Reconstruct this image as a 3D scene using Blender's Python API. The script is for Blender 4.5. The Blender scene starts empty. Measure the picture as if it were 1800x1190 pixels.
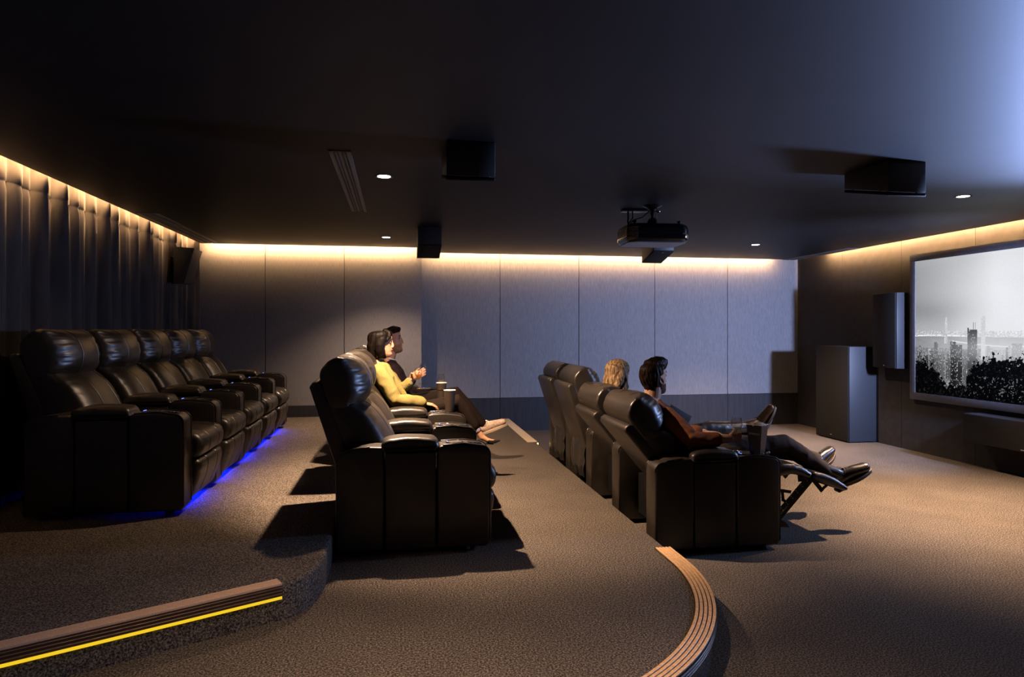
import bpy, bmesh, math, random
import numpy as np
from mathutils import Vector, Matrix, noise as mnoise
random.seed(7)
PI = math.pi
scene = bpy.context.scene
COL = scene.collection
L2, L3, CE = 0.175, 0.34, 2.58          # tier heights and ceiling
def R(d): return math.radians(d)

# ------------------------------------------------------------------ objects
def link(o, parent=None):
    COL.objects.link(o)
    if parent is not None: o.parent = parent
    return o
def tag(o, label=None, cat=None, group=None, kind=None):
    if label: o['label'] = label
    if cat: o['category'] = cat
    if group: o['group'] = group
    if kind: o['kind'] = kind
    return o
def empty(name, loc=(0,0,0), rz=0.0, label=None, cat=None, group=None):
    o = bpy.data.objects.new(name, None); o.location = loc; o.rotation_euler = (0,0,rz)
    o.empty_display_size = .1
    COL.objects.link(o)
    return tag(o, label, cat, group)
def copy_tree(o, parent=None):
    c = o.copy(); COL.objects.link(c); c.parent = parent
    for k in ('label','category','group'):
        if parent is None and k in c: del c[k]
    for ch in list(o.children): copy_tree(ch, c)
    return c

class MB:
    """collects polygons, makes one mesh"""
    def __init__(s): s.v=[]; s.f=[]
    def add(s, vs, fs, M=None):
        n=len(s.v)
        if M is not None: vs=[M@Vector(p) for p in vs]
        s.v+= [tuple(p) for p in vs]; s.f+=[tuple(n+i for i in f) for f in fs]
        return s
    def box(s, x0,y0,z0,x1,y1,z1, M=None):
        vs=[(x,y,z) for z in (z0,z1) for y in (y0,y1) for x in (x0,x1)]
        return s.add(vs,[(0,2,3,1),(4,5,7,6),(0,1,5,4),(2,6,7,3),(0,4,6,2),(1,3,7,5)],M)
    def lathe(s, prof, n=24, M=None, cap=True):
        vs=[];fs=[]
        for r,z in prof:
            for i in range(n):
                a=2*PI*i/n; vs.append((r*math.cos(a),r*math.sin(a),z))
        m=len(prof)
        for j in range(m-1):
            for i in range(n):
                a=j*n+i;b=j*n+(i+1)%n; fs.append((a,b,b+n,a+n))
        if cap:
            fs.append(tuple(reversed(range(n)))); fs.append(tuple(range((m-1)*n,m*n)))
        return s.add(vs,fs,M)
    def tube(s, pts, rad, n=10, side=None, M=None, rnd=True):
        """tapered tube through pts; rad scalar or (a,b) per point; a along side vector"""
        pts=[Vector(p) for p in pts]
        k=len(pts)
        if not isinstance(rad,(list,tuple)) or (len(rad)!=k): rad=[rad]*k
        rad=[(r,r) if not isinstance(r,(list,tuple)) else r for r in rad]
        rings=[]
        prev=Vector(side) if side is not None else None
        for i in range(k):
            t=(pts[min(i+1,k-1)]-pts[max(i-1,0)])
            if t.length<1e-9: t=Vector((0,0,1))
            t.normalize()
            if prev is None:
                prev=Vector((0,0,1)) if abs(t.z)<.9 else Vector((1,0,0))
            a=(prev-t*prev.dot(t))
            if a.length<1e-6: a=t.orthogonal()
            a.normalize(); b=t.cross(a)
            if side is None: prev=a
            rings.append((pts[i],t,a,b,rad[i]))
        seq=[]
        if rnd:
            p,t,a,b,r=rings[0]; m=min(r)
            for q in (85,60,30): seq.append((p-t*m*math.sin(R(q)),a,b,(r[0]*math.cos(R(q)),r[1]*math.cos(R(q)))))
        for p,t,a,b,r in rings: seq.append((p,a,b,r))
        if rnd:
            p,t,a,b,r=rings[-1]; m=min(r)
            for q in (30,60,85): seq.append((p+t*m*math.sin(R(q)),a,b,(r[0]*math.cos(R(q)),r[1]*math.cos(R(q)))))
        vs=[];fs=[]
        for p,a,b,r in seq:
            for i in range(n):
                w=2*PI*i/n; vs.append(p+a*(r[0]*math.cos(w))+b*(r[1]*math.sin(w)))
        m=len(seq)
        for j in range(m-1):
            for i in range(n):
                x=j*n+i;y=j*n+(i+1)%n; fs.append((x,y,y+n,x+n))
        fs.append(tuple(reversed(range(n)))); fs.append(tuple(range((m-1)*n,m*n)))
        return s.add(vs,fs,M)
    def ell(s, c, r, rot=None, n=18, m=12, M=None):
        T=Matrix.Translation(Vector(c))
        if rot is not None: T=T@rot.to_4x4()
        prof=[(max(1e-4,math.cos(a))*1.0, math.sin(a)) for a in [ -PI/2+PI*i/m for i in range(m+1)]]
        prof[0]=(.02,-1);prof[-1]=(.02,1)
        T=T@Matrix.Diagonal((r[0],r[1],r[2],1))
        if M is not None: T=M@T
        return s.lathe(prof,n,T)
    def prism(s, poly, z0, z1, M=None):
        n=len(poly)
        vs=[(x,y,z0) for x,y in poly]+[(x,y,z1) for x,y in poly]
        fs=[tuple(reversed(range(n))),tuple(range(n,2*n))]+[(i,(i+1)%n,n+(i+1)%n,n+i) for i in range(n)]
        return s.add(vs,fs,M)
    def mesh(s, name, smooth=False, bev=0, seg=2, angle=None):
        me=bpy.data.meshes.new(name); me.from_pydata(s.v,[],s.f); me.update()
        bm=bmesh.new(); bm.from_mesh(me)
        bmesh.ops.recalc_face_normals(bm,faces=bm.faces)
        if bev>0:
            es=[e for e in bm.edges if len(e.link_faces)==2 and e.calc_face_angle(0)>R(28)]
            bmesh.ops.bevel(bm,geom=es,offset=bev,segments=seg,profile=.5,affect='EDGES',clamp_overlap=True)
        bm.to_mesh(me); bm.free()
        if smooth or bev>0:
            me.polygons.foreach_set('use_smooth',[True]*len(me.polygons))
            if angle is not None or bev>0:
                try: me.set_sharp_from_angle(angle=R(angle or 40))
                except Exception: pass
        return me
    def obj(s, name, mat, parent=None, smooth=False, bev=0, seg=2, angle=None, loc=None):
        me=s.mesh(name,smooth,bev,seg,angle)
        if mat: me.materials.append(mat)
        o=bpy.data.objects.new(name,me)
        if loc: o.location=loc
        return link(o,parent)

def blob(mb, voxel=.006, smooth=4, disp=None):
    """fuse closed shapes into one continuous surface, returned as a mesh"""
    me=bpy.data.meshes.new('t'); me.from_pydata(mb.v,[],mb.f); me.update()
    bm=bmesh.new(); bm.from_mesh(me)
    bmesh.ops.recalc_face_normals(bm,faces=bm.faces); bm.to_mesh(me); bm.free()
    o=bpy.data.objects.new('t',me); COL.objects.link(o)
    m=o.modifiers.new('r','REMESH'); m.mode='VOXEL'; m.voxel_size=voxel
    if smooth:
        q=o.modifiers.new('s','SMOOTH'); q.factor=.5; q.iterations=smooth
    dg=bpy.context.evaluated_depsgraph_get()
    out=bpy.data.meshes.new_from_object(o.evaluated_get(dg))
    bpy.data.objects.remove(o); bpy.data.meshes.remove(me)
    if disp:
        n=len(out.vertices); co=np.empty(n*3); no=np.empty(n*3)
        out.vertices.foreach_get('co',co); out.vertex_normals.foreach_get('vector',no)
        co=co.reshape(-1,3); no=no.reshape(-1,3)
        d=np.array([disp(Vector(c),Vector(k)) for c,k in zip(co,no)])
        co=co+no*d[:,None]; out.vertices.foreach_set('co',co.ravel())
    out.polygons.foreach_set('use_smooth',[True]*len(out.polygons)); out.update()
    return out
def mobj(name, me, mat, parent=None):
    me.materials.clear(); me.materials.append(mat); me.name=name
    return link(bpy.data.objects.new(name,me),parent)

# ------------------------------------------------------------------ materials
def newmat(name):
    m=bpy.data.materials.new(name); m.use_nodes=True
    nt=m.node_tree; b=nt.nodes['Principled BSDF']
    return m,nt,b
def setp(b,**k):
    names={'rough':'Roughness','metal':'Metallic','spec':'Specular IOR Level','ior':'IOR','trans':'Transmission Weight',
           'coat':'Coat Weight','sheen':'Sheen Weight','estr':'Emission Strength','crough':'Coat Roughness','sheenr':'Sheen Roughness','sss':'Subsurface Weight'}
    for q,v in k.items():
        if q=='col': b.inputs['Base Color'].default_value=(*v,1)
        elif q=='ecol': b.inputs['Emission Color'].default_value=(*v,1)
        elif q=='sheent': b.inputs['Sheen Tint'].default_value=(*v,1)
        else: b.inputs[names[q]].default_value=v
def simple(name,col,rough=.5,**k):
    m,nt,b=newmat(name); setp(b,col=col,rough=rough,**k); return m
def noisy(name,c0,c1,scale=(20,20,20),rough=.6,bump=0.0,bdist=.002,detail=4,coords='Object',lo=.35,hi=.65,bscale=None,r1=None,**k):
    """two-colour noise material with optional bump"""
    m,nt,b=newmat(name); setp(b,rough=rough,**k)
    tc=nt.nodes.new('ShaderNodeTexCoord'); mp=nt.nodes.new('ShaderNodeMapping'); mp.inputs['Scale'].default_value=scale
    nt.links.new(tc.outputs[coords],mp.inputs['Vector'])
    n=nt.nodes.new('ShaderNodeTexNoise'); n.inputs['Scale'].default_value=1; n.inputs['Detail'].default_value=detail
    nt.links.new(mp.outputs[0],n.inputs['Vector'])
    r=nt.nodes.new('ShaderNodeValToRGB'); r.color_ramp.elements[0].position=lo; r.color_ramp.elements[1].position=hi
    r.color_ramp.elements[0].color=(*c0,1); r.color_ramp.elements[1].color=(*c1,1)
    nt.links.new(n.outputs['Fac'],r.inputs[0]); nt.links.new(r.outputs[0],b.inputs['Base Color'])
    src=n
    if bscale:
        mp2=nt.nodes.new('ShaderNodeMapping'); mp2.inputs['Scale'].default_value=bscale
        nt.links.new(tc.outputs[coords],mp2.inputs['Vector'])
        src=nt.nodes.new('ShaderNodeTexNoise'); src.inputs['Scale'].default_value=1; src.inputs['Detail'].default_value=3
        nt.links.new(mp2.outputs[0],src.inputs['Vector'])
    if bump:
        bp=nt.nodes.new('ShaderNodeBump'); bp.inputs['Strength'].default_value=bump; bp.inputs['Distance'].default_value=bdist
        nt.links.new(src.outputs['Fac'],bp.inputs['Height']); nt.links.new(bp.outputs[0],b.inputs['Normal'])
    if r1 is not None:
        mr=nt.nodes.new('ShaderNodeMapRange'); mr.inputs['To Min'].default_value=rough; mr.inputs['To Max'].default_value=r1
        nt.links.new(n.outputs['Fac'],mr.inputs[0]); nt.links.new(mr.outputs[0],b.inputs['Roughness'])
    return m
def emis(name,col,s):
    m,nt,b=newmat(name); setp(b,col=(0,0,0),ecol=col,estr=s,rough=1); return m

def carpet_material():
    m,nt,b=newmat('loop_pile_carpet'); setp(b,rough=.95,spec=.15)
    tc=nt.nodes.new('ShaderNodeTexCoord')
    def nz(scale,detail):
        n=nt.nodes.new('ShaderNodeTexNoise'); n.inputs['Scale'].default_value=scale; n.inputs['Detail'].default_value=detail
        nt.links.new(tc.outputs['Object'],n.inputs['Vector']); return n
    a=nz(120,6); a.inputs['Roughness'].default_value=.78; big=nz(2.2,4)
    r=nt.nodes.new('ShaderNodeValToRGB'); e=r.color_ramp.elements
    e[0].position=.42; e[0].color=(.018,.014,.011,1); e[1].position=.60; e[1].color=(.38,.322,.258,1)
    k=r.color_ramp.elements.new(.5); k.color=(.115,.096,.076,1)
    nt.links.new(a.outputs['Fac'],r.inputs[0])
    mr=nt.nodes.new('ShaderNodeMapRange'); mr.inputs['To Min'].default_value=.42; mr.inputs['To Max'].default_value=.80
    nt.links.new(big.outputs['Fac'],mr.inputs[0])
    mx=nt.nodes.new('ShaderNodeMix'); mx.data_type='RGBA'; mx.blend_type='MULTIPLY'; mx.inputs[0].default_value=1
    nt.links.new(r.outputs[0],mx.inputs[6]); nt.links.new(mr.outputs[0],mx.inputs[7])
    nt.links.new(mx.outputs[2],b.inputs['Base Color'])
    bp=nt.nodes.new('ShaderNodeBump'); bp.inputs['Strength'].default_value=.6; bp.inputs['Distance'].default_value=.003
    nt.links.new(a.outputs['Fac'],bp.inputs['Height']); nt.links.new(bp.outputs[0],b.inputs['Normal'])
    return m

M={}
M['carpet']=carpet_material()
M['fabric_wall']=noisy('grasscloth_wall_panel',(.115,.114,.119),(.195,.19,.195),(420,420,13),rough=.85,bump=.3,bdist=.0012,detail=3,lo=.3,hi=.7,spec=.2)
M['dark_panel']=noisy('dark_stained_panel',(.016,.016,.019),(.022,.022,.025),(30,30,3),rough=.6,spec=.2)
M['screen_wall']=noisy('dark_matte_wall',(.024,.0225,.023),(.030,.028,.0285),(12,12,12),rough=.7,spec=.12)
M['groove']=simple('panel_gap_black',(.01,.01,.01),.9)
M['ceiling']=noisy('dark_paint_ceiling',(.0055,.0056,.0064),(.0075,.0076,.0085),(3,3,3),rough=.54,bump=.10,bdist=.002,bscale=(60,60,60),spec=.15)
M['black']=simple('matte_black',(.012,.012,.013),.6)
M['black_grille']=noisy('black_speaker_cloth',(.006,.0055,.005),(.011,.0105,.010),(500,500,500),rough=.8,spec=.2,bump=.2,bdist=.0006)
M['blue_black']=simple('charcoal_cabinet_paint',(.024,.025,.029),.5,spec=.3)
M['gloss_black']=simple('gloss_black_plastic',(.008,.008,.009),.12,coat=.6)
M['metal_dark']=simple('black_powder_steel',(.02,.02,.02),.35,metal=.7)
M['chrome']=simple('chrome_metal',(.7,.7,.72),.15,metal=1)
M['leather']=noisy('black_leather',(.0125,.0096,.0064),(.019,.0146,.0098),(9,9,9),rough=.31,r1=.45,bump=.16,bdist=.0015,bscale=(170,170,170),spec=.8)
M['piping']=simple('leather_piping',(.02,.018,.017),.28,spec=.6)
M['frame_cloth']=simple('black_lining_cloth',(.004,.004,.004),1,spec=.0)
M['wood_tread']=noisy('oak_tread_strip',(.60,.36,.17),(.80,.52,.28),(60,60,60),rough=.45,detail=2)
M['bronze']=noisy('bronze_rib_metal',(.20,.12,.07),(.28,.17,.10),(40,40,40),rough=.35,metal=.5)
M['tan_tread']=noisy('tan_ribbed_tread',(.55,.37,.23),(.70,.48,.31),(220,220,220),rough=.5)
M['curtain']=noisy('charcoal_velvet',(.046,.040,.037),(.064,.056,.052),(14,14,3),rough=.9,sheen=.30,sheenr=.25,spec=.15)
def thin_glass():
    m=bpy.data.materials.new('clear_glass'); m.use_nodes=True; nt=m.node_tree; nt.nodes.clear()
    o=nt.nodes.new('ShaderNodeOutputMaterial'); mx=nt.nodes.new('ShaderNodeMixShader'); t=nt.nodes.new('ShaderNodeBsdfTransparent'); g=nt.nodes.new('ShaderNodeBsdfGlossy'); f=nt.nodes.new('ShaderNodeLayerWeight'); p=nt.nodes.new('ShaderNodeMath'); q=nt.nodes.new('ShaderNodeMath')
    t.inputs['Color'].default_value=(.96,.97,.97,1); g.inputs['Roughness'].default_value=.03; f.inputs['Blend'].default_value=.5; p.operation='POWER'; p.inputs[1].default_value=2.6; q.operation='MULTIPLY_ADD'; q.inputs[1].default_value=.75; q.inputs[2].default_value=.08; nt.links.new(f.outputs['Facing'],p.inputs[0]); nt.links.new(p.outputs[0],q.inputs[0])
    nt.links.new(q.outputs[0],mx.inputs[0]); nt.links.new(t.outputs[0],mx.inputs[1]); nt.links.new(g.outputs[0],mx.inputs[2]); nt.links.new(mx.outputs[0],o.inputs[0]); return m
M['glass']=thin_glass()
M['wine']=simple('white_wine',(.80,.66,.30),.08); M['wine'].node_tree.nodes['Principled BSDF'].inputs['Alpha'].default_value=.45
M['rose_wine']=simple('amber_wine',(.85,.36,.10),.08); M['rose_wine'].node_tree.nodes['Principled BSDF'].inputs['Alpha'].default_value=.60
M['popcorn']=noisy('buttered_popcorn',(.75,.60,.30),(.95,.92,.80),(60,60,60),rough=.7)
M['cup_paper']=simple('dark_kraft_cup',(.026,.018,.011),.5)
M['cup_white']=simple('white_cup_rim',(.75,.74,.72),.5)
M['bucket']=simple('black_carton',(.014,.012,.018),.35)
M['ink']=simple('silver_grey_ink',(.33,.33,.30),.4)
# =================================================================== SETTING
XR, YF, YFL, XJ, XC = 6.23, 9.78, 9.20, 0.31, -2.56
TOP = 2.80
def struct(o): o['kind']='structure'; return o

# --- floors: lowest carpet, middle tier with a rounded corner, upper tier
struct(MB().box(-2.7,-1.3,-.1,XR+.1,YF+.1,0).obj('floor',M['carpet']))
def arc(cx,cy,r,a0,a1,n): return [(cx+r*math.cos(R(a0+(a1-a0)*i/n)),cy+r*math.sin(R(a0+(a1-a0)*i/n))) for i in range(n+1)]
RX, RY, RR = .055, 3.60, 1.53                      # rounded corner of the middle tier
edge2=[(1.585,YF)]+arc(RX,RY,RR,0,-60,40)
ex,ey=edge2[-1]; edge2.append((-2.6,ey-(ex+2.6)*.5))
poly2=edge2+[(-2.6,YF)]
def tier(name,poly,z0,z1,r=.018):
    b=MB(); n=len(poly)
    me=b.prism(poly,z0,z1).mesh(name,bev=0)
    bm=bmesh.new(); bm.from_mesh(me)
    es=[e for e in bm.edges if all(v.co.z>z1-1e-4 for v in e.verts)]
    bmesh.ops.bevel(bm,geom=es,offset=r,segments=3,profile=.5,affect='EDGES')
    bm.to_mesh(me); bm.free()
    me.polygons.foreach_set('use_smooth',[True]*len(me.polygons)); me.set_sharp_from_angle(angle=R(50))
    me.materials.append(M['carpet'])
    return struct(link(bpy.data.objects.new(name,me)))
tier('floor_middle_tier',poly2,0.0,L2)
edge3=[(-.365,YFL),(-.365,3.62)]
p0,p1,p2=Vector((-.365,3.62)),Vector((-.362,3.245)),Vector((-.52,3.168))
for i in range(1,13):
    t=i/12; q=p0*(1-t)**2+p1*2*t*(1-t)+p2*t*t; edge3.append((q.x,q.y))
# gently bowed front of the upper tier
def e3(t):                                   # t 0..1 from the rounded corner to the curtain
    x=-.52-2.08*t; return (x, 3.168-1.095*t-.012*math.sin(PI*t))
for i in range(1,21): edge3.append(e3(i/20))
poly3=edge3+[(-2.6,YFL)]
tier('floor_upper_tier',poly3,L2,L3,.022)

# --- walls
def panel_wall(name, pts, z0, z1, y, mat):
    root=struct(MB().box(pts[0]-.0,y+.012,0,pts[-1],y+.10,TOP).obj(name,M['groove']))
    for a,b in zip(pts[:-1],pts[1:]):
        MB().box(a+.004,y,z0,b-.004,y+.02,z1).obj('fabric_panel',mat,root,bev=.002,seg=1)
    return root
wl=panel_wall('wall_far_left',[-2.66,-1.706,-.706,XJ],.488,TOP,YFL,M['fabric_wall'])
wr=panel_wall('wall_far',[XJ,1.47,2.659,3.85,5.038,XR],.488,TOP,YF,M['fabric_wall'])
MB().box(XJ-.012,YFL+.002,0,XJ,YF+.05,TOP).obj('return_panel',M['fabric_wall'],wl)
for nm,pts,y in (('baseboard_far_left',[-2.66,XJ],YFL),('baseboard_far',[XJ,1.47,2.659,3.85,5.038,XR],YF)):
    b=MB()
    for a,c in zip(pts[:-1],pts[1:]): b.box(a+.002,y-.004,0,c-.002,y+.02,.484)
    struct(b.obj(nm,M['dark_panel'],bev=.0015,seg=1))
# right (screen) wall, panels with fine joints
w=struct(MB().box(XR+.01,-1.3,0,XR+.1,YF+.1,TOP).obj('wall_right',M['groove']))
ys=[-1.3,.6,2.2,3.4,4.4,5.35,6.45,7.55,8.7,YF]
for a,c in zip(ys[:-1],ys[1:]):
    MB().box(XR-.005,a+.002,0,XR+.015,c-.002,TOP).obj('wall_board',M['screen_wall'],w,bev=.001,seg=1)
struct(MB().box(-2.76,-1.3,0,-2.66,YFL+.1,TOP).obj('wall_left',M['black']))
struct(MB().box(-2.76,-1.4,0,XR+.1,-1.3,TOP).obj('wall_near',M['screen_wall']))
# --- ceiling with a light cove gap along three walls
G=.085
b=MB(); cp=[(-2.47,-1.3),(XR-G,-1.3),(XR-G,YF-G),(XJ+.0,YF-G),(XJ+.0,YFL-G),(-2.47,YFL-G)]
b.prism(cp,CE,CE+.022)
struct(b.obj('ceiling',M['ceiling']))
struct(MB().box(-2.76,-1.4,TOP,XR+.1,YF+.1,TOP+.08).obj('ceiling_cove',simple('cove_white',(.85,.83,.80),.8)))
LEDC=(1.0,.57,.25)
def cove_strip(name,x0,y0,x1,y1,st=1.0):
    m=emis('led_'+name,LEDC,st)
    o=MB().box(x0,y0,CE+.060,x1,y1,CE+.068).obj('trim_'+name,m); struct(o)  # glowing LED strip, unseen above the ceiling edge, lighting the cove gap
S_COVE=300
def strip_x(n,x0,x1,yedge,b0,b1,st): cove_strip(n,x0,yedge-b1,x1,yedge-b0,st)
strip_x('1',-2.40,XJ-.03,YFL-G,.004,.022,S_COVE*1.9)
strip_x('2',XJ+.05,5.75,YF-G,.002,.016,S_COVE*1.6)
cove_strip('3',XR-G-.016,-1.0,XR-G-.002,9.0,S_COVE*3.2)
cove_strip('4',-2.466,-1.0,-2.452,8.9,S_COVE*1.5)

# --- curtain
def curtain():
    n=1500; y0,y1=-1.2,YFL-.01
    zs=[L3+.01,.6,1.0,1.4,1.8,2.1,2.3,2.4,2.455,2.462,2.47,2.53,2.60,2.70]
    ph=[]; y=y0
    rnd=random.Random(3)
    knots=[]
    while y<y1+.3:
        knots.append(y); y+=rnd.choice([.06,.09,.15,.17,.12])
    def fold(yy,z):
        # sharp pleats at knots, softer belly between; pleats open lower down
        import bisect
        k=bisect.bisect_right(knots,yy)-1; k=max(0,min(k,len(knots)-2))
        t=(yy-knots[k])/(knots[k+1]-knots[k])
        a=.060+.022*math.sin(k*2.3)
        d=a*(math.sin(PI*t)**.7 if k%2 else .25*math.sin(PI*t))
        return d
    vs=[];fs=[]
    for j,z in enumerate(zs):
        low=(2.7-z)/2.36
        for i in range(n):
            yy=y0+(y1-y0)*i/(n-1)
            sh=.07*low*math.sin(yy*5.1)+.05*low*math.sin(yy*11.7)+.015*low*math.sin(yy*31+z)
            d=fold(yy+sh,z)*(1+.35*low)
            if .0<z-2.45<.015: d-=.008
            vs.append((XC+d+.006*math.sin(yy*9)*low,yy,z))
    m=len(zs)
    for j in range(m-1):
        for i in range(n-1):
            a=j*n+i; fs.append((a,a+1,a+1+n,a+n))
    b=MB(); b.add(vs,fs)
    o=b.obj('curtain',M['curtain'],smooth=True)
    so=o.modifiers.new('t','SOLIDIFY'); so.thickness=.004
    tag(o,'dark grey pleated velvet curtain covering the whole left wall behind the back row','curtain')
curtain()

# --- ceiling fittings
def downlight(x,y,label,e=1.0,glow=14):
    r=empty('downlight',(x,y,CE),label=label,cat='ceiling light',group='recessed round ceiling downlights')
    MB().lathe([(.062,-.004),(.062,.001),(.048,.001),(.046,-.004)],32,cap=False).obj('trim_ring',M['black'],r,smooth=True)
    MB().lathe([(.047,-.0030),(.047,-.0010)],32).obj('lamp_lens',emis('downlight_glow',(1,.90,.80),glow),r)
    return r
downlight(-.10,4.924,'round downlight glowing in the ceiling beside the long linear air vent')
downlight(-.14,8.154,'small round downlight in the ceiling left of the black box speaker near the far wall')
downlight(4.542,8.07,'small round downlight in the ceiling between the projector and the screen wall corner')
downlight(4.584,4.867,'round downlight in the blue lit ceiling just right of the angled ceiling speaker',glow=8)

def vent(cx,cy,w,l,label,n=2):
    r=empty('ceiling_vent',(cx,cy,CE),label=label,cat='air vent',group='linear slot air vents in the ceiling')
    b=MB(); f=.012
    xs=[-w/2]+[ -w/2+w*(i+1)/(n+1) for i in range(n)]+[w/2]
    b.box(-w/2,-l/2,-.006,-w/2+w*.20,l/2,0); b.box(w/2-w*.20,-l/2,-.006,w/2,l/2,0)
    b.box(-w/2,-l/2,-.006,w/2,-l/2+f,0); b.box(-w/2,l/2-f,-.006,w/2,l/2,0)
    b.box(-w*.06,-l/2,-.006,w*.06,l/2,0)
    b.obj('vent_frame',simple('vent_grey',(.10,.10,.105),.5),r,bev=.001,seg=1)
    MB().box(-w/2+.004,-l/2+.004,-.002,w/2-.004,l/2-.004,-.0005).obj('slot_backing',M['black'],r)
    for k in (-1,1):
        MB().box(k*w*.18-.003,-l/2+f,-.009,k*w*.18+.003,l/2-f,-.001).obj('blade',simple('vent_blade',(.07,.07,.075),.5),r)
    return r
vent(-.355,5.33,.135,2.15,'long dark linear slot vent in the ceiling left of the front downlight')
vent(-2.33,7.90,.20,2.15,'long slot vent in the ceiling hugging the curtain near the far left corner')
vent(6.03,8.95,.20,1.55,'slot vent in the ceiling at the corner of the far wall and the screen wall')

def box_speaker(name,w,d,h,label,loc,rz=0,lip=True,taper=0,gap=.008,group=None,cabmat='black'):
    r=empty(name,loc,rz,label,'speaker',group)
    # hung from the ceiling: cabinet above, grille plate below
    b=MB(); t=taper
    vs=[(-w/2,-d/2,0),(w/2,-d/2,0),(w/2,d/2,0),(-w/2,d/2,0),(-w/2+t,-d/2,-h),(w/2,-d/2,-h),(w/2,d/2,-h),(-w/2+t,d/2,-h)]
    b.add(vs,[(3,2,1,0),(4,5,6,7),(0,1,5,4),(1,2,6,5),(2,3,7,6),(3,0,4,7)])
    b.obj('cabinet',M[cabmat],r,bev=.006)
    MB().box(-w/2+t-.002,-d/2-.002,-h-gap-.022,w/2+.002,d/2+.002,-h-gap).obj('grille',M['black_grille'],r,bev=.008,seg=3)
    for sx in (-1,1):
        for sy in (-1,1):
            MB().lathe([(.006,-gap),(.006,0)],8,Matrix.Translation((sx*(w/2-.035)+ (t if sx<0 else 0),sy*(d/2-.03),-h))).obj('grille_peg',M['black'],r)
    return r
# =================================================================== SPEAKERS, PROJECTOR, SCREEN
def angled_speaker(name,label,loc,rz,w,d,h,h0,group=None):
    """ceiling speaker whose underside slopes down towards its back"""
    r=empty(name,loc,rz,label,'speaker',group)
    b=MB()
    b.add([(-w/2,0,0),(w/2,0,0),(w/2,d,0),(-w/2,d,0),(-w/2,0,-h0),(w/2,0,-h0),(w/2,d,-h),(-w/2,d,-h)],
          [(3,2,1,0),(4,5,6,7),(0,1,5,4),(1,2,6,5),(2,3,7,6),(3,0,4,7)])
    b.obj('cabinet',M['blue_black'],r,bev=.004)
    s=(h-h0)/d; L=math.hypot(d,h-h0); a=math.atan(s)
    T=Matrix.Translation((0,0,-h0-.004))@Matrix.Rotation(-a,4,'X')
    MB().box(-w/2,.006,-.010,w/2,L-.002,0,T).obj('grille',M['black_grille'],r,bev=.003)
    MB().box(-.012,.03,-.0125,.012,.036,-.010,T).obj('badge',M['chrome'],r)
    return r
angled_speaker('ceiling_speaker','small black ceiling speaker in front of the jog in the far wall',(.333,7.25,CE),0,.253,.42,.28,.184,'small wedge speakers under the ceiling')
angled_speaker('ceiling_speaker','small grey sided ceiling speaker half hidden behind the projector',(3.02,7.39,CE),0,.245,.39,.28,.184,'small wedge speakers under the ceiling')

# two large ones nearer the camera, undersides sloping up towards the back
for lab,loc,w_ in (('large black box speaker under the dark ceiling, nearest to the vent',(.276,3.925,CE),.285),('large angled black ceiling speaker at right, casting a shadow on the blue lit ceiling',(3.126,3.905,CE),.275)):
    r=empty('ceiling_speaker',loc,0,lab,'speaker','large black ceiling speakers')
    b=MB(); b.add([(0,0,0),(w_,0,0),(w_,.44,0),(0,.44,0),(0,0,-.203),(w_,0,-.203),(w_,.44,-.098),(0,.44,-.098)],
          [(3,2,1,0),(4,5,6,7),(0,1,5,4),(1,2,6,5),(2,3,7,6),(3,0,4,7)])
    b.obj('cabinet',M['black'],r,bev=.005)
    T=Matrix.Translation((0,0,-.209))@Matrix.Rotation(math.atan(.105/.44),4,'X')
    MB().box(-.002,-.002,-.021,w_+.002,.452,0,T).obj('grille',M['black_grille'],r,bev=.008,seg=3)
    for px in (.03,w_-.03):
        for py in (.05,.40): MB().lathe([(.006,-.002),(.006,.014)],8,T@Matrix.Translation((px,py,0))).obj('grille_peg',M['black'],r)
# speaker on the curtain wall, tilted on a bracket
r=empty('wall_speaker',(-2.46,7.95,2.0),0,'black wedge speaker on a bracket against the curtain in the far left corner','speaker')
b=MB(); pr=[(0.02,0),(.115,0),(.225,.39),(.02,.395)]
n=4; vs=[(x,0,z) for x,z in pr]+[(x,.32,z) for x,z in pr]
b.add(vs,[(0,1,2,3),(7,6,5,4)]+[(i,(i+1)%n,n+(i+1)%n,n+i) for i in range(n)])
b.obj('cabinet',M['black'],r,bev=.005)
a=math.atan2(.11,.39)
MB().box(0,.004,.0,.014,.316,.40,Matrix.Translation((.116,0,.002))@Matrix.Rotation(a,4,'Y')).obj('grille',M['blue_black'],r,bev=.004)
MB().box(-.06,.10,.10,.03,.22,.30).obj('bracket',M['metal_dark'],r,bev=.004)
MB().ell((-.0,.06,.29),(.012,.012,.012)).obj('bracket_screw',M['chrome'],r,smooth=True)

# speaker on the screen wall
r=empty('wall_speaker',(XR-.005,7.445,1.0),0,'tall charcoal speaker hung on the wall left of the projection screen','speaker')
MB().box(-.150,0,0,0,.405,.945).obj('cabinet',M['blue_black'],r,bev=.004)
MB().box(-.172,.004,.006,-.154,.401,.939).obj('grille',M['black_grille'],r,bev=.006)
MB().box(-.1735,.185,.03,-.171,.215,.036).obj('badge',M['chrome'],r)
# floor subwoofer
r=empty('subwoofer',(5.80,7.985,0),0,'big black floor subwoofer cabinet standing in the corner by the screen wall','subwoofer')
MB().box(.022,0,.012,.415,.69,1.26).obj('cabinet',M['blue_black'],r,bev=.004)
MB().box(0,.003,.014,.018,.687,1.258).obj('grille',M['black_grille'],r,bev=.005)
MB().box(-.0015,.33,.06,.0005,.37,.066).obj('badge',M['chrome'],r)
for q in (.05,.62): MB().lathe([(.018,0),(.018,.012)],12,Matrix.Translation((.2,q,0))).obj('foot',M['black'],r)
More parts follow.
